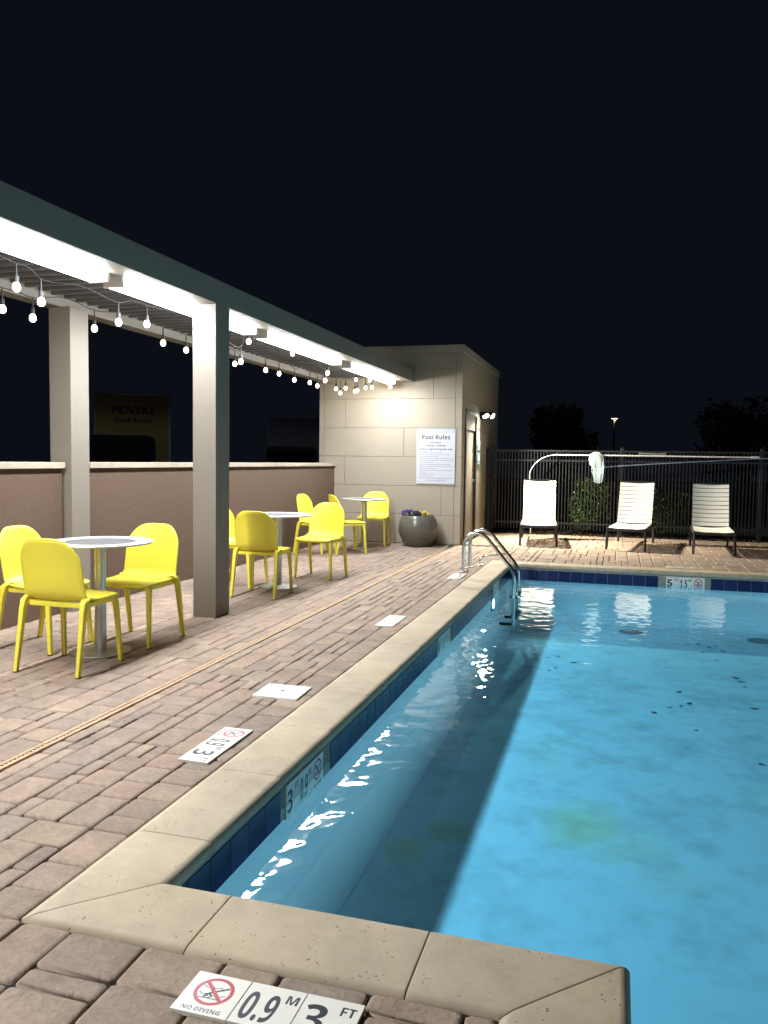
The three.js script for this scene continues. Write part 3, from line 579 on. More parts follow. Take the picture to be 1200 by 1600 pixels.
// ------------------------------------------------------------------ tables
const tableSpots = [[[-3.33, 0, -4.64], 'round grey cafe table between the yellow chairs left of the front post'], [[-3.34, 0, -7.62], 'round grey cafe table just beyond the front post'], [[-3.575, 0, -11.28], 'round grey cafe table beside the tan building']];
{
  let first;
  for (const [pos, label] of tableSpots) {
    if (first) { copyOf(first, label, pos, 0.7); continue; }
    const t = first = thing('cafe_table', label, 'table', pos, 0, 'round cafe tables under the pergola');
    obj('tabletop', lathe([[0, 0.735], [0.30, 0.735], [0.335, 0.738], [0.345, 0.745], [0.345, 0.750], [0.338, 0.755], [0.28, 0.753], [0.235, 0.7525], [0.232, 0.750], [0, 0.750]], 72), M.tabletop, t);
    obj('inlay', lathe([[0, 0.7512], [0.20, 0.7512], [0.231, 0.7508]], 64), M.inlay, t);
    obj('column', cyl(0.036, 0.036, 0.715, 0, 0.018, 0, 32), M.brushed, t);
    obj('top_bracket', [box(0.30, 0.012, 0.05, 0, 0.728, 0, 0.003), box(0.05, 0.0115, 0.30, 0, 0.728, 0, 0.003), cyl(0.07, 0.07, 0.006, 0, 0.716, 0)], M.darkFrame, t);
    obj('base_plate', lathe([[0, 0.028], [0.045, 0.027], [0.06, 0.022], [0.12, 0.017], [0.19, 0.012], [0.20, 0.008], [0.20, 0], [0, 0]], 64), M.brushed, t);
  }
}

// ------------------------------------------------------------------ yellow chairs
{
  const prof = new THREE.CatmullRomCurve3([[0, 0.424, 0.222], [0, 0.445, 0.205], [0, 0.447, 0.14], [0, 0.437, 0.05], [0, 0.432, -0.05], [0, 0.444, -0.125], [0, 0.482, -0.172], [0, 0.54, -0.192], [0, 0.62, -0.206], [0, 0.71, -0.224], [0, 0.775, -0.24], [0, 0.822, -0.252]].map((p) => V(...p)), false, 'centripetal');
  const half = [[0, 0.195], [0.12, 0.215], [0.3, 0.222], [0.46, 0.214], [0.58, 0.210], [0.75, 0.209], [0.9, 0.203], [1, 0.193]];
  const wAt = (s) => { for (let i = 0; i + 1 < half.length; i++) if (s <= half[i + 1][0]) { const t = (s - half[i][0]) / (half[i + 1][0] - half[i][0]), e = t * t * (3 - 2 * t); return half[i][1] * (1 - e) + half[i + 1][1] * e; } return half[half.length - 1][1]; };
  const surf = (u, v) => {
    const e = Math.pow(Math.abs(u), 5), s0 = 0.035 * e, s1 = 1 - 0.165 * Math.pow(Math.abs(u), 4.5), s = s0 + (s1 - s0) * v, p = prof.getPointAt(s);
    const bk = THREE.MathUtils.smoothstep(s, 0.42, 0.62), st = 1 - bk;
    return V(u * wAt(s), p.y + st * 0.016 * u * u * THREE.MathUtils.smoothstep(s, 0.1, 0.45) - st * 0.010 * e * (1 - THREE.MathUtils.smoothstep(s, 0, 0.25)), p.z + bk * 0.034 * u * u);
  };
  const nu = 24, nv = 40, top = [], bot = [], T = 0.0075;
  for (let j = 0; j <= nv; j++) for (let i = 0; i <= nu; i++) {
    const u = i / nu * 2 - 1, v = j / nv, p = surf(u, v), du = surf(Math.min(1, u + 0.01), v).sub(surf(Math.max(-1, u - 0.01), v)), dv = surf(u, Math.min(1, v + 0.01)).sub(surf(u, Math.max(0, v - 0.01))), n = du.cross(dv).normalize();
    if (n.y < 0 && v < 0.3) n.negate(); if (n.z < 0 && v > 0.6) n.negate();
    top.push(p.clone().addScaledVector(n, T)); bot.push(p.clone().addScaledVector(n, -T));
  }
  const pos = [...top, ...bot].flatMap((p) => [p.x, p.y, p.z]), N = top.length, idx = [];
  for (let j = 0; j < nv; j++) for (let i = 0; i < nu; i++) { const a = j * (nu + 1) + i, b = a + 1, c = a + nu + 1, d = c + 1; idx.push(a, d, b, a, c, d, N + a, N + b, N + d, N + a, N + d, N + c); }
  // rolled rim
  const edge = []; for (let i = 0; i < nu; i++) edge.push(i); for (let j = 0; j < nv; j++) edge.push(j * (nu + 1) + nu); for (let i = nu; i > 0; i--) edge.push(nv * (nu + 1) + i); for (let j = nv; j > 0; j--) edge.push(j * (nu + 1));
  for (let k = 0; k < edge.length; k++) { const a = edge[k], b = edge[(k + 1) % edge.length]; idx.push(a, b, N + b, a, N + b, N + a); }
  const shell = new THREE.BufferGeometry(); shell.setAttribute('position', new THREE.Float32BufferAttribute(pos, 3)); shell.setAttribute('uv', new THREE.Float32BufferAttribute([...top, ...bot].flatMap((p) => [p.x, p.y + p.z]), 2)); shell.setIndex(idx); shell.computeVertexNormals();
  const rimT = tube(edge.filter((_, k) => k % 2 === 0).map((k) => top[k].clone().add(bot[k]).multiplyScalar(0.5)), 0.0085, 150, 8, true);
  const ring = (c, w, d, ax, az) => { const r = []; const e = 0.25; for (const [x, z] of [[1, -1 + e], [1, 1 - e], [1 - e, 1], [-1 + e, 1], [-1, 1 - e], [-1, -1 + e], [-1 + e, -1], [1 - e, -1]]) r.push(V(c[0] + x * w * 0.43, c[1] + (ax || 0) * x + (az || 0) * z, c[2] + z * d * 0.43)); return r; };
  const legShape = (s, f) => f > 0
    ? loft([ring([s * 0.178, 0.438, 0.155], 0.03, 0.05), ring([s * 0.193, 0.420, 0.170], 0.042, 0.052), ring([s * 0.199, 0.385, 0.181], 0.038, 0.044), ring([s * 0.204, 0.30, 0.189], 0.034, 0.038), ring([s * 0.215, 0.0, 0.209], 0.028, 0.030)])
    : loft([ring([s * 0.180, 0.452, -0.07], 0.022, 0.05), ring([s * 0.205, 0.468, -0.115], 0.040, 0.060), ring([s * 0.214, 0.440, -0.150], 0.044, 0.058), ring([s * 0.216, 0.385, -0.168], 0.040, 0.048), ring([s * 0.218, 0.28, -0.185], 0.036, 0.042), ring([s * 0.222, 0.0, -0.232], 0.028, 0.032)]);
  const rr = (w, d, r) => { const s = new THREE.Shape(); s.moveTo(-w + r, -d); s.lineTo(w - r, -d); s.quadraticCurveTo(w, -d, w, -d + r); s.lineTo(w, d - r); s.quadraticCurveTo(w, d, w - r, d); s.lineTo(-w + r, d); s.quadraticCurveTo(-w, d, -w, d - r); s.lineTo(-w, -d + r); s.quadraticCurveTo(-w, -d, -w + r, -d); return s; };
  const fr = rr(0.208, 0.168, 0.06); fr.holes.push(rr(0.175, 0.14, 0.04));
  const frame = metres(at(new THREE.ExtrudeGeometry(fr, { depth: 0.022, bevelEnabled: true, bevelSize: 0.004, bevelThickness: 0.004, bevelSegments: 2, steps: 1 }).rotateX(Math.PI / 2), 0, 0.428, 0.018));
  const spots = [
    [[-3.275, 0, -4.26], Math.PI, 'yellow moulded chair with its back to the pool yard, at the first cafe table'],
    [[-3.285, 0, -5.02], 0, 'yellow moulded chair facing out between the first cafe table and front post'],
    [[-3.79, 0, -4.66], Math.PI / 2, 'yellow moulded chair between the first cafe table and brown wall'],
    [[-3.29, 0, -7.14], Math.PI, 'yellow moulded chair seen from behind at the cafe table past the post'],
    [[-3.19, 0, -8.45], -0.06, 'yellow moulded chair facing out on the far side of the middle table'],
    [[-3.77, 0, -7.62], Math.PI / 2, 'yellow moulded chair between the middle table and brown wall, half behind the post'],
    [[-3.68, 0, -10.80], 2.25, 'yellow moulded chair turned away at the table by the tan building'],
    [[-3.62, 0, -11.88], 0.12, 'yellow moulded chair against the tan building wall'],
    [[-4.08, 0, -10.62], 1.45, 'yellow moulded chair in the corner by brown wall and building table'],
  ];
  let first;
  for (const [p, turn, label] of spots) {
    if (first) { copyOf(first, label, p, turn); continue; }
    const c = first = thing('yellow_chair', label, 'chair', p, turn, 'yellow chairs at the cafe tables');
    obj('seat_shell', shell, M.yellow, c);
    obj('shell_rim', rimT, M.yellow, c);
    obj('seat_frame', frame, M.yellow, c);
    for (const s of [-1, 1]) for (const f of [1, -1]) { const l = obj('leg', legShape(s, f), M.yellow, c); obj('foot_glide', box(0.027, 0.006, 0.029, s * (f > 0 ? 0.2152 : 0.2222), 0.0025, f > 0 ? 0.209 : -0.232, 0.002), M.rubber, l); }
  }
}

// ------------------------------------------------------------------ planter with pansies
{
  const p = thing('planter', 'round dark taupe planter bowl against the tan building wall', 'planter', [-2.965, 0, -12.13]);
  obj('bowl', lathe([[0, 0.0], [0.19, 0.0], [0.205, 0.012], [0.25, 0.08], [0.29, 0.17], [0.308, 0.26], [0.302, 0.34], [0.275, 0.42], [0.245, 0.470], [0.238, 0.478], [0.230, 0.474], [0.236, 0.44], [0.24, 0.40], [0, 0.40]], 64), M.planter, p);
  obj('soil', lathe([[0, 0.435], [0.15, 0.425], [0.236, 0.41]], 32), M.soil, p);
  const R = rng(61), petal = (r) => { const pts = [], n = 14; for (let i = 0; i < n; i++) { const a = i / n * 6.283; pts.push(new THREE.Vector2(r * 0.55 * Math.sin(a), r * 0.62 + r * 0.6 * Math.cos(a) * (1 - 0.12 * Math.cos(2 * a)))); } const g = new THREE.ExtrudeGeometry(new THREE.Shape(pts), { depth: 0.0015, bevelEnabled: false }); const q = g.attributes.position; for (let i = 0; i < q.count; i++) { const x = q.getX(i), y = q.getY(i); q.setZ(i, q.getZ(i) + 6 * x * x + 3 * y * y); } g.computeVertexNormals(); return g; };
  const pg = petal(0.024), kinds = { purple: [lin(0.05, 0.02, 0.22), 'purple'], dark: [lin(0.045, 0.008, 0.05), 'maroon'], yellow: [lin(0.62, 0.46, 0.07), 'pale yellow'] }, mats = {}, eye = std({ color: lin(0.5, 0.35, 0.03), roughness: 0.7 });
  for (const k in kinds) mats[k] = std({ color: kinds[k][0], roughness: 0.75, side: THREE.DoubleSide });
  const leafG = new THREE.ShapeGeometry(new THREE.Shape([[0, 0], [0.012, 0.015], [0.014, 0.032], [0.008, 0.05], [0, 0.06], [-0.008, 0.05], [-0.014, 0.032], [-0.012, 0.015]].map((q) => new THREE.Vector2(...q))));
  const clumps = [['purple', -0.14, 0.06, 0.10, 11, 0.05, 'clump of purple pansies'], ['dark', -0.01, 0.07, 0.055, 8, 0.035, 'clump of maroon pansies'], ['yellow', 0.11, 0.06, 0.05, 6, 0.04, 'clump of pale yellow pansies']];
  for (const [k, cx, cz, rad, n, lift, label] of clumps) {
    const t = thing('pansy_plant', `${label} growing in the round planter`, 'flowers', [-2.965 + cx, 0.43, -12.13 + cz]);
    for (let i = 0; i < n; i++) {
      const a = R() * 6.28, r = rad * Math.sqrt(R()), y = 0.035 + lift + 0.05 * R() * (1 - r / rad), x = r * Math.cos(a), z = r * Math.sin(a) * 0.8;
      obj('stem', tube([[x * 0.5, -0.02, z * 0.5], [x * 0.8, y * 0.5, z * 0.8], [x, y, z]], 0.0016, 8, 5), M.leaf, t);
      const f = obj('flower', [0, 1.15, 2.3, 3.98, 5.13].map((q) => pg.clone().rotateZ(q)), mats[k], t); f.position.set(x, y, z); f.rotation.set(-0.5 + (R() - 0.5) * 1.1, (R() - 0.3) * 1.2, R() * 1.5);
      obj('flower_eye', new THREE.SphereGeometry(0.004, 8, 6).translate(0, 0, 0.003), eye, f);
    }
    const lg = []; for (let i = 0; i < 34; i++) { const g = leafG.clone(); g.rotateX(-0.4 - R() * 1.2); g.rotateY(R() * 6.28); const a = R() * 6.28, r = rad * 1.1 * Math.sqrt(R()); g.translate(r * Math.cos(a), R() * 0.06, r * Math.sin(a)); lg.push(g); }
    obj('leaves', lg, M.leaf, t);
  }
}

// ------------------------------------------------------------------ sun loungers
{
  const spots = [[[-1.185, 0, -12.84], 0.09, 'white strap lounger with dark frame, nearest the pool house and floodlight'], [[0.135, 0, -12.76], -0.12, 'white strap lounger between the other two, in front of the shrub end'], [[1.375, 0, -12.62], -0.05, 'white strap lounger farthest from the pool house']];
  const strapG = (w) => { const n = 10, rings = []; for (let i = 0; i <= n; i++) { const t = i / n, x = (t - 0.5) * 0.545, s = -0.022 * (1 - Math.pow(2 * t - 1, 2)); rings.push([V(x, s - 0.0015, -w / 2), V(x, s - 0.0015, w / 2), V(x, s + 0.0015, w / 2), V(x, s + 0.0015, -w / 2)]); } return loft(rings); };
  const sg = strapG(0.056), bg = strapG(0.062);
  let first;
  for (const [p, turn, label] of spots) {
    if (first) { copyOf(first, label, p, turn); continue; }
    const l = first = thing('sun_lounger', label, 'lounger', p, turn, 'white strap loungers along the fence');
    const H = 0.33, hz = -1.16, ba = 66 * D, bl = 0.745, dir = [0, Math.sin(ba), -Math.cos(ba)];
    for (const s of [-1, 1]) {
      obj('side_rail', [box(0.028, 0.045, 1.62, s * 0.278, H - 0.02, -0.81, 0.006)], M.darkFrame, l);
      obj('back_rail', bar([s * 0.262, H, hz], [s * 0.262, H + dir[1] * bl, hz + dir[2] * bl], 0.024, 0.03), M.darkFrame, l);
      obj('back_support', bar([s * 0.24, H - 0.01, hz - 0.42], [s * 0.24, H + dir[1] * 0.38, hz + dir[2] * 0.38], 0.014), M.darkFrame, l);
      for (const z of [-0.03, -1.42]) obj('leg', [bar([s * 0.278, H - 0.03, z], [s * 0.284, 0, z + (z > -0.5 ? 0.03 : -0.03)], 0.028, 0.032)], M.darkFrame, l);
    }
    obj('end_rail', box(0.53, 0.04, 0.026, 0, H - 0.022, -0.012, 0.005), M.darkFrame, l); obj('end_rail', box(0.53, 0.035, 0.024, 0, H - 0.03, -1.6, 0.005), M.darkFrame, l);
    obj('back_top_rail', bar([-0.26, H + dir[1] * bl, hz + dir[2] * bl], [0.26, H + dir[1] * bl, hz + dir[2] * bl], 0.024), M.darkFrame, l);
    for (let i = 0; i < 17; i++) { const o = obj('strap', sg, M.strap, l); o.position.set(0, H + 0.012, -0.05 - i * 0.066); }
    for (let i = 0; i < 10; i++) { const o = obj('strap', bg, M.strap, l); const q = 0.045 + i * 0.0725; o.position.set(0, H + dir[1] * q + 0.008, hz + dir[2] * q + 0.016); o.rotation.x = ba; }
  }
}

// ------------------------------------------------------------------ fence, poles, net
{
  const f = thing('picket_fence', 'black metal picket fence behind the white loungers', 'fence');
  const Z = -15.05, x0 = -2.22, x1 = 5.6;
  for (const [y, h] of [[1.535, 0.03], [1.355, 0.03], [0.21, 0.035]]) obj('rail', span(x0, x1, y - h / 2, y + h / 2, Z - 0.017, Z + 0.017, 0.003), M.fence, f);
  const pk = box(0.017, 1.42, 0.016, 0, 0, 0);
  for (let x = x0 + 0.03; x < x1; x += 0.0575) { const o = obj('picket', pk, M.fence, f); o.position.set(x, 0.81, Z); }
  for (const x of [x0 - 0.05, 0.05, 2.35, 4.65]) { obj('post', span(x - 0.032, x + 0.032, -0.02, 1.6, Z - 0.055, Z + 0.01, 0.004), M.fence, f); obj('post_cap', at(new THREE.ConeGeometry(0.048, 0.03, 4).rotateY(Math.PI / 4), x, 1.615, Z - 0.022), M.fence, f); }
  obj('end_panel', span(-2.36, -2.275, 0.02, 1.57, Z - 0.03, Z + 0.16, 0.004), M.fence, f);

  const pole = thing('telescopic_pole', 'white telescopic pool pole lying along the fence top', 'pole');
  obj('outer_tube', tube([[-1.07, 1.462, -14.98], [0.6, 1.46, -14.98], [2.2, 1.452, -14.98]], 0.014, 12, 10), M.white, pole);
  obj('inner_tube', tube([[2.2, 1.452, -14.98], [3.2, 1.448, -14.98], [4.6, 1.446, -14.98]], 0.010, 8, 10), M.steel, pole);
  obj('clamp', at(new THREE.CylinderGeometry(0.024, 0.024, 0.12, 16).rotateZ(Math.PI / 2), 2.23, 1.452, -14.98), M.white, pole);
  obj('end_plug', at(new THREE.CylinderGeometry(0.019, 0.017, 0.05, 14).rotateZ(Math.PI / 2), -1.09, 1.462, -14.98), M.white, pole);
  const hose = thing('hose', 'thin pale hose curving from the pole end down behind the lounger', 'hose');
  obj('tubing', tube([[-1.085, 1.462, -14.95], [-1.22, 1.445, -14.92], [-1.38, 1.37, -14.88], [-1.50, 1.25, -14.86], [-1.555, 1.12, -14.86], [-1.55, 0.98, -14.87], [-1.53, 0.7, -14.9], [-1.52, 0.02, -14.92]], 0.0085, 60, 8), M.white, hose);
  const br = thing('pool_brush', 'grey pool brush resting on the white pole', 'brush');
  obj('brush_back', tube([[0.33, 1.515, -14.985], [0.56, 1.505, -14.985], [0.79, 1.51, -14.985]], 0.012, 16, 8), M.brushed, br);
  obj('bristles', Array.from({ length: 40 }, (_, i) => box(0.006, 0.03, 0.02, 0.345 + i * 0.0112, 1.495, -14.985)), std({ color: lin(0.2, 0.2, 0.2), roughness: 0.9 }), br);
  // leaf net: hoop, bag and handle
  const n = thing('leaf_net', 'pale blue leaf net on a pole hanging against the fence', 'net');
  const hoop = []; for (let i = 0; i < 28; i++) { const a = i / 28 * 6.2832; hoop.push(V(-0.385 + 0.125 * Math.cos(a) * (1 + 0.1 * Math.sin(a)), 1.355 + 0.155 * Math.sin(a) - 0.02 * Math.cos(a), -14.90 + 0.06 * Math.cos(a))); }
  obj('hoop', tube(hoop, 0.009, 80, 8, true), M.white, n);
  const bagRings = []; for (let j = 0; j <= 10; j++) { const t = j / 10, ring = []; for (let i = 0; i < 28; i++) { const h = hoop[i], k = 1 - 0.52 * t * t, f = 0.02 * t * Math.sin(i * 1.35 + 2 * t) + 0.009 * t * Math.sin(i * 3.1 + j); ring.push(V(-0.385 + (h.x + 0.385) * k + 0.035 * t + f, 1.355 + (h.y - 1.355) * (1 - 0.8 * t) - 0.36 * t ** 1.5, h.z + 0.015 + 0.09 * Math.sin(t * 2.6) + f)); } bagRings.push(ring); }
  obj('mesh_bag', loft(bagRings, false), std({ color: lin(0.24, 0.31, 0.34), roughness: 0.8, side: THREE.DoubleSide, transparent: true, opacity: 0.6 }), n);
  obj('handle', tube([[-0.25, 1.255, -14.88], [0.8, 1.335, -14.9], [2.25, 1.43, -14.95], [3.4, 1.50, -14.96]], 0.011, 24, 8), std({ color: lin(0.32, 0.38, 0.55), roughness: 0.3, metalness: 0.6 }), n);
}

// ------------------------------------------------------------------ mulch bed, shrubs and trees beyond the fence
{
  const R = rng(91);
  const mg = []; for (let i = 0; i < 2600; i++) { const g = new THREE.BoxGeometry(0.02 + 0.04 * R(), 0.008, 0.012 + 0.012 * R()); g.rotateY(R() * 3.1); g.rotateX((R() - 0.5) * 0.8); g.translate(-2.2 + R() * 7, 0.0 + R() * 0.02, -15.05 - R() * 0.9 + 0.12 * R()); mg.push(g); }
  const mu = obj('mulch', mg, std({ color: lin(0.06, 0.042, 0.03), roughness: 1 })); mu.userData = { kind: 'stuff', label: 'dark bark mulch along the foot of the fence', category: 'mulch' };
  const leafG = new THREE.BufferGeometry(); leafG.setAttribute('position', new THREE.Float32BufferAttribute([0, 0, 0, 0.4, 0.06, 0.45, 0, -0.02, 1, -0.4, 0.06, 0.45], 3)); leafG.setAttribute('uv', new THREE.Float32BufferAttribute(new Float32Array(8), 2)); leafG.setIndex([0, 1, 2, 0, 2, 3]); leafG.computeVertexNormals();
  function crown(blobs, count, size) {
    const out = []; const tot = blobs.reduce((s, b) => s + b[3] ** 2, 0);
    for (const [bx, by, bz, br, sy = 1] of blobs) for (let i = 0, n = Math.round(count * br * br / tot); i < n; i++) {
      const d = V(R() - 0.5, R() - 0.5, R() - 0.5).normalize().multiplyScalar(br * (0.55 + 0.5 * Math.cbrt(R()))), s = size * (0.6 + 0.8 * R()), g = leafG.clone();
      g.scale(s * 0.7, s, s); g.rotateX((R() - 0.5) * 2.4); g.rotateY(R() * 6.28); g.rotateZ((R() - 0.5) * 1.6); g.translate(bx + d.x, by + d.y * sy, bz + d.z); out.push(g);
    }
    return out;
  }
  function shrub(label, x, z, w, h) {
    const t = thing('shrub', label, 'shrub', [x, 0, z]);
    const bl = []; for (let i = 0; i < 16; i++) bl.push([(R() - 0.5) * w * 0.8, 0.18 + R() * (h - 0.3), (R() - 0.5) * 0.5, 0.13 + 0.11 * R()]);
    obj('foliage', crown(bl, 2400, 0.055), M.shrubLeaf, t);
    for (let i = 0; i < 5; i++) obj('stem', tube([[(R() - 0.5) * 0.15, -0.05, 0], [(R() - 0.5) * 0.3, h * 0.4, (R() - 0.5) * 0.2], [(R() - 0.5) * w * 0.7, h * 0.85, (R() - 0.5) * 0.3]], 0.009, 10, 6), M.bark, t);
  }
  shrub('leafy green shrub behind the fence, between two loungers', -0.56, -15.55, 0.78, 1.1);
  shrub('dim leafy shrub behind the fence, right of the middle lounger', 0.85, -15.9, 0.9, 0.85);
  function tree(label, x, z, h, w) {
    const t = thing('tree', label, 'tree', [x, -0.05, z]);
    obj('trunk', tube([[0, -0.1, 0], [0.1, h * 0.25, 0.05], [-0.05, h * 0.55, 0], [0.05, h * 0.85, 0]], 0.14, 12, 10), M.bark, t);
    const bl = []; for (let i = 0; i < 12; i++) { const a = R() * 6.28, r = w * 0.5 * Math.sqrt(R()), y = h * (0.45 + 0.5 * R()); bl.push([r * Math.cos(a), y, r * Math.sin(a), w * (0.16 + 0.14 * R())]); obj('limb', tube([[0, h * 0.35, 0], [r * Math.cos(a) * 0.5, (y + h * 0.4) / 2, r * Math.sin(a) * 0.5], [r * Math.cos(a), y, r * Math.sin(a)]], 0.035, 8, 6), M.bark, t); }
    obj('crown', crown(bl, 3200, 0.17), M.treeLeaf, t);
  }
  tree('dark tree beyond the fence, behind the leafy shrub', -1.35, -21, 2.7, 1.6);
  tree('dark tree beyond the fence, far behind the third lounger', 3.4, -25, 2.9, 2.8);
}
{ // distant street lamp and post
  const l = thing('street_lamp', 'tiny lit street lamp far beyond the fence', 'lamp', [-0.4, -0.05, -60]);
  obj('pole', cyl(0.06, 0.09, 4.55, 0, 0, 0, 12), M.darkFrame, l);
  obj('lamp_head', box(0.5, 0.09, 0.22, 0.0, 4.62, 0.05, 0.03), M.darkFrame, l);
  obj('lamp_lens', box(0.42, 0.03, 0.18, 0.0, 4.56, 0.06), std({ color: lin(0.8, 0.6, 0.4), emissive: lin(1, 0.7, 0.4), emissiveIntensity: 5 }), l);
  const L = new THREE.PointLight(lin(1, 0.7, 0.42), 12); L.position.set(-0.4, 4.4, -59.94); L.castShadow = true; L.shadow.radius = 3; scene.add(L);
  const u = thing('utility_post', 'slim dark utility post standing beyond the fence', 'post', [3.2, -0.05, -30]);
  obj('shaft', cyl(0.05, 0.07, 3.2, 0, 0, 0, 12), M.bark, u); obj('cross_arm', box(0.5, 0.08, 0.08, 0, 3.0, 0), M.bark, u);
}

// ------------------------------------------------------------------ trucks and cars in the car park
{
  const wheel = (r, w) => lathe([[r * 0.55, -w / 2], [r * 0.95, -w / 2], [r, -w * 0.35], [r, w * 0.35], [r * 0.95, w / 2], [r * 0.55, w / 2]], 28).rotateZ(Math.PI / 2);
  const rim = (r, w) => lathe([[0, w * 0.3], [r * 0.3, w * 0.32], [r * 0.5, w * 0.22], [r * 0.56, w * 0.35], [r * 0.56, -w * 0.35], [0, -w * 0.35]], 24).rotateZ(Math.PI / 2);
  function addWheels(t, spots, r, w) { for (const [x, z] of spots) { const o = obj('wheel', wheel(r, w), M.rubber, t); o.position.set(x, r, z); const q = obj('rim', rim(r, w), M.brushed, o); if (x < 0) q.rotation.y = Math.PI; } }
  function truck(label, pos, turn, w, top, col, print) { // the box end faces +z
    const t = thing('box_truck', label, 'truck', pos, turn), L = 5.2;
    const side = std({ color: col, roughness: 0.45 });
    let mat = side;
    if (print) {
      const c = document.createElement('canvas'); c.width = 512; c.height = 512; const g = c.getContext('2d'); g.fillStyle = '#e6c870'; g.fillRect(0, 0, 512, 512);
      g.fillStyle = '#141821'; g.textAlign = 'center'; g.font = 'italic bold 92px sans-serif'; g.save(); g.translate(256, 128); g.scale(0.92, 0.8); g.fillText('PENSKE', 0, 0); g.restore(); g.font = 'italic bold 44px sans-serif'; g.fillText('Truck Rental', 256, 186);
      const tx = new THREE.CanvasTexture(c); tx.colorSpace = THREE.SRGBColorSpace; mat = [side, side, side, side, std({ map: tx, roughness: 0.5 }), side];
    }
    const bx = obj('cargo_box', new THREE.BoxGeometry(w - 0.1, top - 1.0, L), mat, t); bx.position.set(0, (top + 0.9) / 2, -L / 2);
    obj('top_rail', at(new THREE.CylinderGeometry(0.06, 0.06, w - 0.02, 24).rotateZ(Math.PI / 2), 0, top - 0.02, 0.0), M.steel, t);
    for (const s of [-1, 1]) { obj('corner_post', box(0.06, top - 1.02, 0.06, s * (w / 2 - 0.04), (top + 0.88) / 2, 0.0, 0.015), M.brushed, t); obj('tail_light', box(0.18, 0.1, 0.03, s * (w / 2 - 0.25), 0.72, 0.03, 0.01), std({ color: lin(0.25, 0.01, 0.01), roughness: 0.3 }), t); }
    obj('chassis', [box(0.9, 0.2, L + 1.6, 0, 0.78, -L / 2 - 0.7), box(w - 0.2, 0.14, 0.12, 0, 0.55, 0.02)], M.darkFrame, t);
    obj('cab', [box(w - 0.3, 1.5, 1.5, 0, 1.45, -L - 0.85, 0.15)], side, t);
    addWheels(t, [[-0.95, -1.2], [0.95, -1.2], [-0.95, -L - 1.0], [0.95, -L - 1.0]], 0.46, 0.28);
  }
  truck('yellow rental box truck with dark lettering parked beyond the brown wall', [-15.9, -0.05, -24], 0.58, 2.5, 3.5, lin(0.72, 0.56, 0.2), true);
  truck('plain pale box truck parked beyond the brown wall near the building', [-14.1, -0.05, -34], 0.40, 2.45, 3.2, lin(0.78, 0.78, 0.78), false);
  function suv(label, pos, turn, h) { // tail towards +z
    const t = thing('parked_car', label, 'car', pos, turn);
    const k = h / 1.95, prof = [[0, 0.45], [0.02, 0.95], [0.1, 1.12], [0.36, 1.82], [0.62, 1.93], [2.3, 1.95], [2.75, 1.86], [3.45, 1.22], [4.55, 1.08], [4.75, 0.8], [4.75, 0.42]].map(([z, y]) => new THREE.Vector2(-z, y * k));
    const g = new THREE.ExtrudeGeometry(new THREE.Shape(prof), { depth: 1.6, bevelEnabled: true, bevelSize: 0.14, bevelThickness: 0.16, bevelSegments: 5, curveSegments: 4 }); g.rotateY(-Math.PI / 2); g.translate(0.8, 0, 0); g.rotateY(0);
    const q = g.attributes.position; let mz = -1e9, mn = 1e9; for (let i = 0; i < q.count; i++) { mz = Math.max(mz, q.getZ(i)); mn = Math.min(mn, q.getZ(i)); }
    if (mz > 1) g.rotateY(Math.PI);
    g.computeVertexNormals();
    obj('body', g, M.carPaint, t);
    obj('rear_window', bar([0, 1.2 * k, 0.06], [0, 1.74 * k, -0.16], 1.35, 0.012), M.glass, t);
    obj('roof_rail', [box(0.03, 0.03, 1.6, -0.72, 2.10 * k, -1.5, 0.01), box(0.03, 0.03, 1.6, 0.72, 2.10 * k, -1.5, 0.01)], M.brushed, t);
    for (const s of [-1, 1]) obj('tail_light', box(0.16, 0.32, 0.06, s * 0.78, 1.05 * k, 0.1, 0.02), std({ color: lin(0.2, 0.01, 0.012), roughness: 0.25 }), t);
    addWheels(t, [[-0.83, -0.95], [0.83, -0.95], [-0.83, -3.85], [0.83, -3.85]], 0.36, 0.24);
  }
  suv('dark car parked in front of the yellow box truck', [-13.0, -0.05, -19], 0.62, 1.85);
  suv('dark car parked in front of the plain box truck', [-11.75, -0.05, -28], 0.40, 1.72);
}

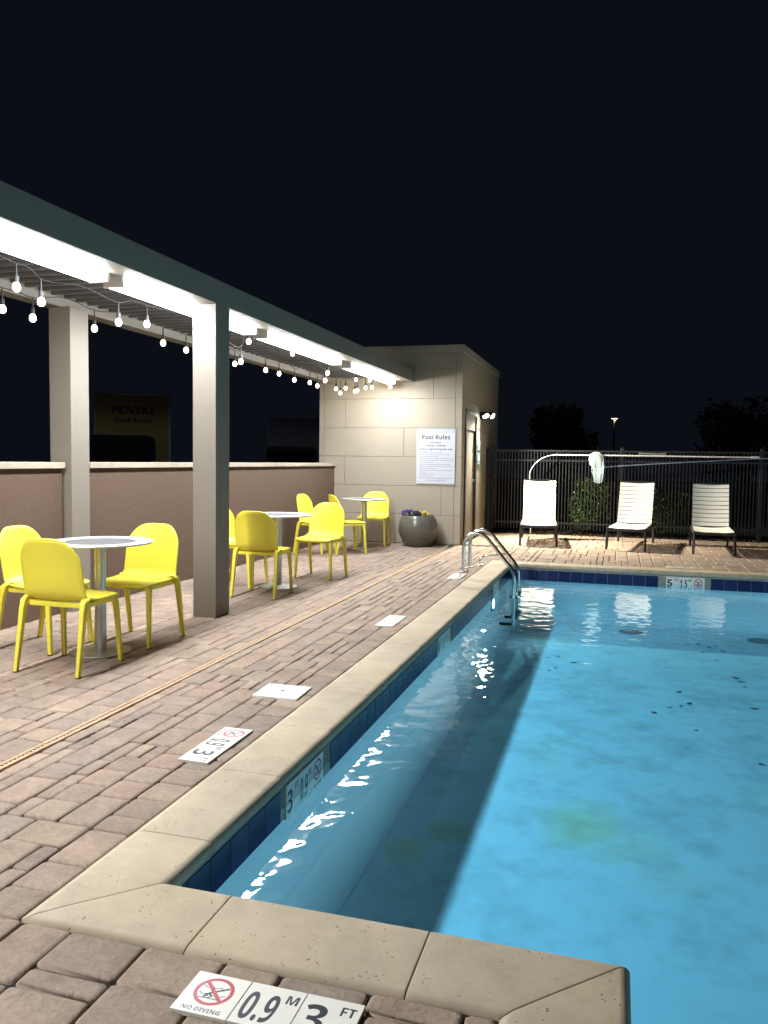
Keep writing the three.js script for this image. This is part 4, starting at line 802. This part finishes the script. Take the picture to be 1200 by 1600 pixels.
// ------------------------------------------------------------------ leaves and grates on the pool floor
{
  const R = rng(131), mats = [std({ color: lin(0.03, 0.02, 0.012), roughness: 0.9, side: THREE.DoubleSide }), std({ color: lin(0.07, 0.04, 0.02), roughness: 0.9, side: THREE.DoubleSide })];
  const lg = [0, 1, 2].map((k) => { const r = rng(140 + k), pts = []; for (let i = 0; i < 11; i++) { const a = i / 11 * 6.283, q = (i % 2 ? 0.45 : 1) * (0.7 + 0.5 * r()); pts.push(new THREE.Vector2(q * Math.cos(a), 0.7 * q * Math.sin(a))); } const g = new THREE.ExtrudeGeometry(new THREE.Shape(pts), { depth: 0.04, bevelEnabled: false }); const p = g.attributes.position; for (let i = 0; i < p.count; i++) p.setZ(i, p.getZ(i) + 0.25 * Math.abs(p.getX(i))); g.computeVertexNormals(); g.rotateX(-Math.PI / 2); return g; });
  const px = [[838, 1030], [855, 1028], [872, 1026], [868, 1044], [858, 1048], [1075, 1008], [1092, 1007], [1108, 1012], [1118, 1010], [1098, 1020], [1120, 1032], [1060, 1082], [1064, 1104], [1046, 1106], [1022, 1114], [1077, 1100], [1158, 1066], [1164, 1074], [1150, 1060], [1088, 1142], [896, 1036], [1130, 1018], [1190, 1195], [1178, 1108]];
  const ray = V(), spots = [];
  for (const [x, y] of px) { ray.set((x / 1200) * 2 - 1, 1 - (y / 1600) * 2, 0.5).unproject(camera).sub(camera.position).normalize(); let Y = -0.75, P; for (let k = 0; k < 6; k++) { P = camera.position.clone().addScaledVector(ray, (Y - 1.32) / ray.y); Y = floorY(P.z); } spots.push([P.x, P.z]); }
  spots.forEach(([x, z], i) => {
    if (x > 4.8) return;
    const s = 0.026 + 0.024 * R(), o = obj('fallen_leaf', lg[i % 3], mats[i % 2]); o.scale.set(s, s * 0.5, s); o.rotation.y = R() * 6.28; o.position.set(x, floorY(z) + 0.003, z);
    o.userData = { label: 'small dark fallen leaf lying on the pale pool floor', category: 'leaf', group: 'fallen leaves on the pool floor' };
  });
  for (const [x, z, l] of [[0.2, -10.0, 'dark main drain grate on the pool floor below the middle lounger'], [1.62, -10.0, 'dark main drain grate on the pool floor below the third lounger']]) {
    const t = thing('floor_drain', l, 'drain', [x, floorY(z) + 0.004, z]);
    obj('grate_frame', lathe([[0.12, 0.0], [0.125, 0.01], [0.138, 0.008], [0.14, 0]], 32), std({ color: lin(0.22, 0.26, 0.27), roughness: 0.7 }), t);
    for (let i = -5; i <= 5; i++) { const w = 2 * Math.sqrt(0.12 ** 2 - (i * 0.021) ** 2); obj('grate_bar', box(w, 0.008, 0.011, 0, 0.005, i * 0.021), std({ color: lin(0.26, 0.30, 0.31), roughness: 0.7 }), t); }
  }
}

renderer.render(scene, camera);
